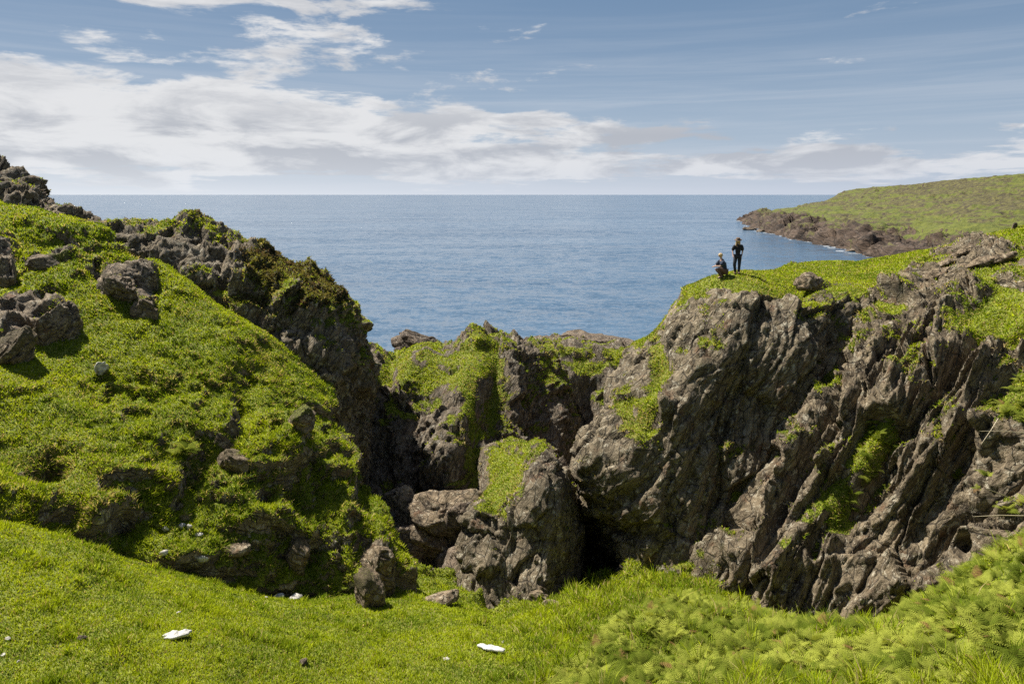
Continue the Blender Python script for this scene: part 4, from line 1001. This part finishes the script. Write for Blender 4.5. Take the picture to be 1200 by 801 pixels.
def person(loc, rz, jt, label):
    root = bpy.data.objects.new('person', None); C.collection.objects.link(root); root.location = loc; root.rotation_euler = (0, 0, rz); root.scale = (1.1, 1.1, 1.1)
    tag(root, label, 'person'); J = {}; Bn = []
    for k, v in jt.items(): J[k] = v
    Bn += [('pelvis', 'waist'), ('waist', 'chest'), ('chest', 'neck0'), ('neck0', 'neck1'), ('neck1', 'head'), ('head', 'crown'), ('head', 'chin'), ('head', 'nose')]
    for s in 'LR':
        Bn += [('pelvis', s+'hip'), (s+'hip', s+'knee'), (s+'knee', s+'ankle'), (s+'ankle', s+'toe'), ('chest', s+'shoulder'), (s+'shoulder', s+'elbow'), (s+'elbow', s+'wrist')]
    for s in 'LR':
        d = Vector(J[s+'wrist'][:3])-Vector(J[s+'elbow'][:3]); hand(J, Bn, s, J[s+'wrist'][:3], d, Vector((0, 1, 0)) if abs(d.normalized().y) < 0.8 else Vector((1, 0, 0)))
    skin_mesh('body', J, Bn, M_skin, root)
    def wear(name, keys, bones, mat, grow):
        JJ = {k: (*J[k][:3], *[r*grow[0]+grow[1] for r in (J[k][3:] if len(J[k]) > 4 else (J[k][3],))]) for k in keys}
        return skin_mesh(name, JJ, bones, mat, root)
    return root, J, wear
def eyes(root, J, fwd):
    h = Vector(J['head'][:3]); f = Vector(fwd).normalized(); s = f.cross(Vector((0, 0, 1))).normalized()
    for k in (-1, 1):
        V, F = _ICO[3]; o = np_mesh('eye', V*0.011, F, M_black, parent=root); o.location = h+f*0.083+s*0.032*k+Vector((0, 0, 0.012))
def hair_cap(name, J, root, mat, parts):
    V, F = _ICO[5]; h = np.array(J['head'][:3]); vs = []; fs = []; off = 0
    bm = bmesh.new()
    for c, r in parts:
        V2 = V*np.array(r)*(1+0.10*fbm(V*3+off, 3, 5)[:, None])+h+np.array(c); vs.append(V2); fs.append(F+off); off += len(V)
    return np_mesh(name, np.concatenate(vs), np.concatenate(fs), mat, parent=root)

def build_people():
    # standing, facing the camera, weight on one leg
    p, n, d = surf_at(864, 321, only=('cliff',))
    jt = {'pelvis': (0.01, 0, 0.93, 0.120, 0.095), 'waist': (0.0, 0, 1.08, 0.100, 0.08), 'chest': (-0.01, 0, 1.30, 0.125, 0.09), 'neck0': (-0.01, 0, 1.44, 0.055), 'neck1': (-0.015, -0.01, 1.50, 0.048),
          'head': (-0.03, -0.03, 1.60, 0.082, 0.092), 'crown': (-0.035, -0.02, 1.68, 0.06), 'chin': (-0.035, -0.065, 1.53, 0.038), 'nose': (-0.04, -0.125, 1.59, 0.012),
          'Lhip': (-0.085, 0, 0.88, 0.085), 'Lknee': (-0.15, -0.13, 0.49, 0.058), 'Lankle': (-0.06, 0.0, 0.09, 0.042), 'Ltoe': (-0.10, -0.17, 0.04, 0.034),
          'Rhip': (0.095, 0, 0.88, 0.085), 'Rknee': (0.10, -0.01, 0.48, 0.056), 'Rankle': (0.10, 0.02, 0.09, 0.042), 'Rtoe': (0.13, -0.15, 0.04, 0.034),
          'Lshoulder': (-0.175, 0, 1.39, 0.058), 'Lelbow': (-0.25, 0.03, 1.13, 0.040), 'Lwrist': (-0.24, -0.10, 0.93, 0.028),
          'Rshoulder': (0.155, 0, 1.39, 0.058), 'Relbow': (0.22, 0.03, 1.12, 0.040), 'Rwrist': (0.17, -0.10, 0.92, 0.028)}
    root, J, wear = person((p[0], p[1]+0.1, p[2]-0.02), math.radians(-8), jt, 'standing person with long blonde hair, brown hat and black clothes on the cliff top')
    T = wear('shirt', ['waist', 'pelvis', 'chest', 'neck0', 'Lshoulder', 'Rshoulder', 'Lelbow', 'Relbow'], [('pelvis', 'waist'), ('waist', 'chest'), ('chest', 'neck0'), ('chest', 'Lshoulder'), ('chest', 'Rshoulder'), ('Lshoulder', 'Lelbow'), ('Rshoulder', 'Relbow')], M_black, (1.30, 0.030))
    wear('trousers', ['pelvis', 'Lhip', 'Lknee', 'Lankle', 'Rhip', 'Rknee', 'Rankle'], [('pelvis', 'Lhip'), ('Lhip', 'Lknee'), ('Lknee', 'Lankle'), ('pelvis', 'Rhip'), ('Rhip', 'Rknee'), ('Rknee', 'Rankle')], M_jeans, (1.15, 0.016))
    for s in 'LR':
        a = Vector(J[s+'ankle'][:3]); t = Vector(J[s+'toe'][:3]); k = Vector(J[s+'knee'][:3])
        JJ = {'a': (*(a+(k-a)*0.35), 0.058), 'b': (*a, 0.064), 'c': (*(a+Vector((0, 0.02, -0.04))), 0.058), 'd': (*(t+Vector((0,-0.02,0.01))), 0.058)}
        skin_mesh('boot', JJ, [('a', 'b'), ('b', 'c'), ('c', 'd')], M_boot, root)
    hair_cap('hair', J, root, M_blonde, [((0.0, 0.015, 0.02), (0.100, 0.105, 0.105)), ((-0.080, 0.005, -0.12), (0.035, 0.05, 0.17)), ((0.080, 0.005, -0.12), (0.035, 0.05, 0.17)), ((0, 0.07, -0.10), (0.09, 0.04, 0.17))])
    # hat
    prof = [(0.175, 0.0), (0.168, 0.012), (0.105, 0.008), (0.100, 0.05), (0.088, 0.105), (0.05, 0.115), (0.0, 0.098)]
    prof2 = [(0.0, 0.088), (0.08, 0.095), (0.095, 0.0), (0.175, -0.006)]
    V = []; F = []; ns = 28; PR = prof+prof2
    for (r, z) in PR:
        for k in range(ns):
            a = 2*math.pi*k/ns; V.append((r*math.cos(a), r*math.sin(a)*1.1, z+0.02*(r > 0.12)*math.cos(2*a)))
    for i in range(len(PR)-1):
        for k in range(ns): F.append([i*ns+k, i*ns+(k+1) % ns, (i+1)*ns+(k+1) % ns, (i+1)*ns+k])
    hat = np_mesh('hat', np.array(V), np.array(F), M_hat, parent=root); hat.location = Vector(J['head'][:3])+Vector((-0.005, 0.012, 0.055)); hat.rotation_euler = (0.16, -0.05, 0)
    eyes(root, J, (-0.1, -1, 0))
    # crouching, side on, turned left
    p, n, d = surf_at(846, 326, only=('cliff',))
    jt = {'pelvis': (0.13, 0, 0.40, 0.135, 0.12), 'waist': (0.10, 0, 0.55, 0.115, 0.10), 'chest': (0.0, 0, 0.80, 0.135, 0.105), 'neck0': (-0.06, 0, 0.95, 0.06), 'neck1': (-0.09, 0, 1.00, 0.052),
          'head': (-0.13, 0, 1.10, 0.088, 0.088), 'crown': (-0.11, 0, 1.18, 0.062), 'chin': (-0.175, 0, 1.035, 0.04), 'nose': (-0.23, 0, 1.09, 0.012),
          'Lhip': (0.10, -0.10, 0.36, 0.095), 'Lknee': (-0.30, -0.17, 0.52, 0.068), 'Lankle': (-0.08, -0.13, 0.10, 0.046), 'Ltoe': (-0.24, -0.14, 0.04, 0.036),
          'Rhip': (0.10, 0.10, 0.36, 0.095), 'Rknee': (-0.26, 0.16, 0.44, 0.068), 'Rankle': (0.14, 0.12, 0.13, 0.046), 'Rtoe': (0.0, 0.13, 0.04, 0.036),
          'Lshoulder': (-0.02, -0.19, 0.86, 0.064), 'Lelbow': (-0.16, -0.24, 0.62, 0.046), 'Lwrist': (-0.38, -0.10, 0.60, 0.031),
          'Rshoulder': (-0.02, 0.19, 0.86, 0.064), 'Relbow': (-0.18, 0.24, 0.60, 0.046), 'Rwrist': (-0.38, 0.08, 0.58, 0.031)}
    root, J, wear = person((p[0], p[1]+0.15, p[2]-0.02), math.radians(8), jt, 'person with short light hair crouching on the cliff edge in a navy top')
    wear('shirt', ['waist', 'pelvis', 'chest', 'neck0', 'Lshoulder', 'Rshoulder', 'Lelbow', 'Relbow'], [('pelvis', 'waist'), ('waist', 'chest'), ('chest', 'neck0'), ('chest', 'Lshoulder'), ('chest', 'Rshoulder'), ('Lshoulder', 'Lelbow'), ('Rshoulder', 'Relbow')], M_navy, (1.38, 0.040))
    wear('trousers', ['pelvis', 'Lhip', 'Lknee', 'Lankle', 'Rhip', 'Rknee', 'Rankle'], [('pelvis', 'Lhip'), ('Lhip', 'Lknee'), ('Lknee', 'Lankle'), ('pelvis', 'Rhip'), ('Rhip', 'Rknee'), ('Rknee', 'Rankle')], M_brown, (1.15, 0.016))
    for s in 'LR':
        a = Vector(J[s+'ankle'][:3]); t = Vector(J[s+'toe'][:3])
        JJ = {'b': (*(a+Vector((0.0, 0, 0.02))), 0.05), 'c': (*(a+Vector((0.03, 0, -0.045))), 0.045), 'd': (*t, 0.044)}
        skin_mesh('shoe', JJ, [('b', 'c'), ('c', 'd')], M_black, root)
    hair_cap('hair', J, root, M_blonde, [((0.022, 0, 0.035), (0.102, 0.098, 0.095)), ((0.05, 0, -0.02), (0.06, 0.08, 0.07))])
    eyes(root, J, (-1, 0, 0))
build_people()
#@@END
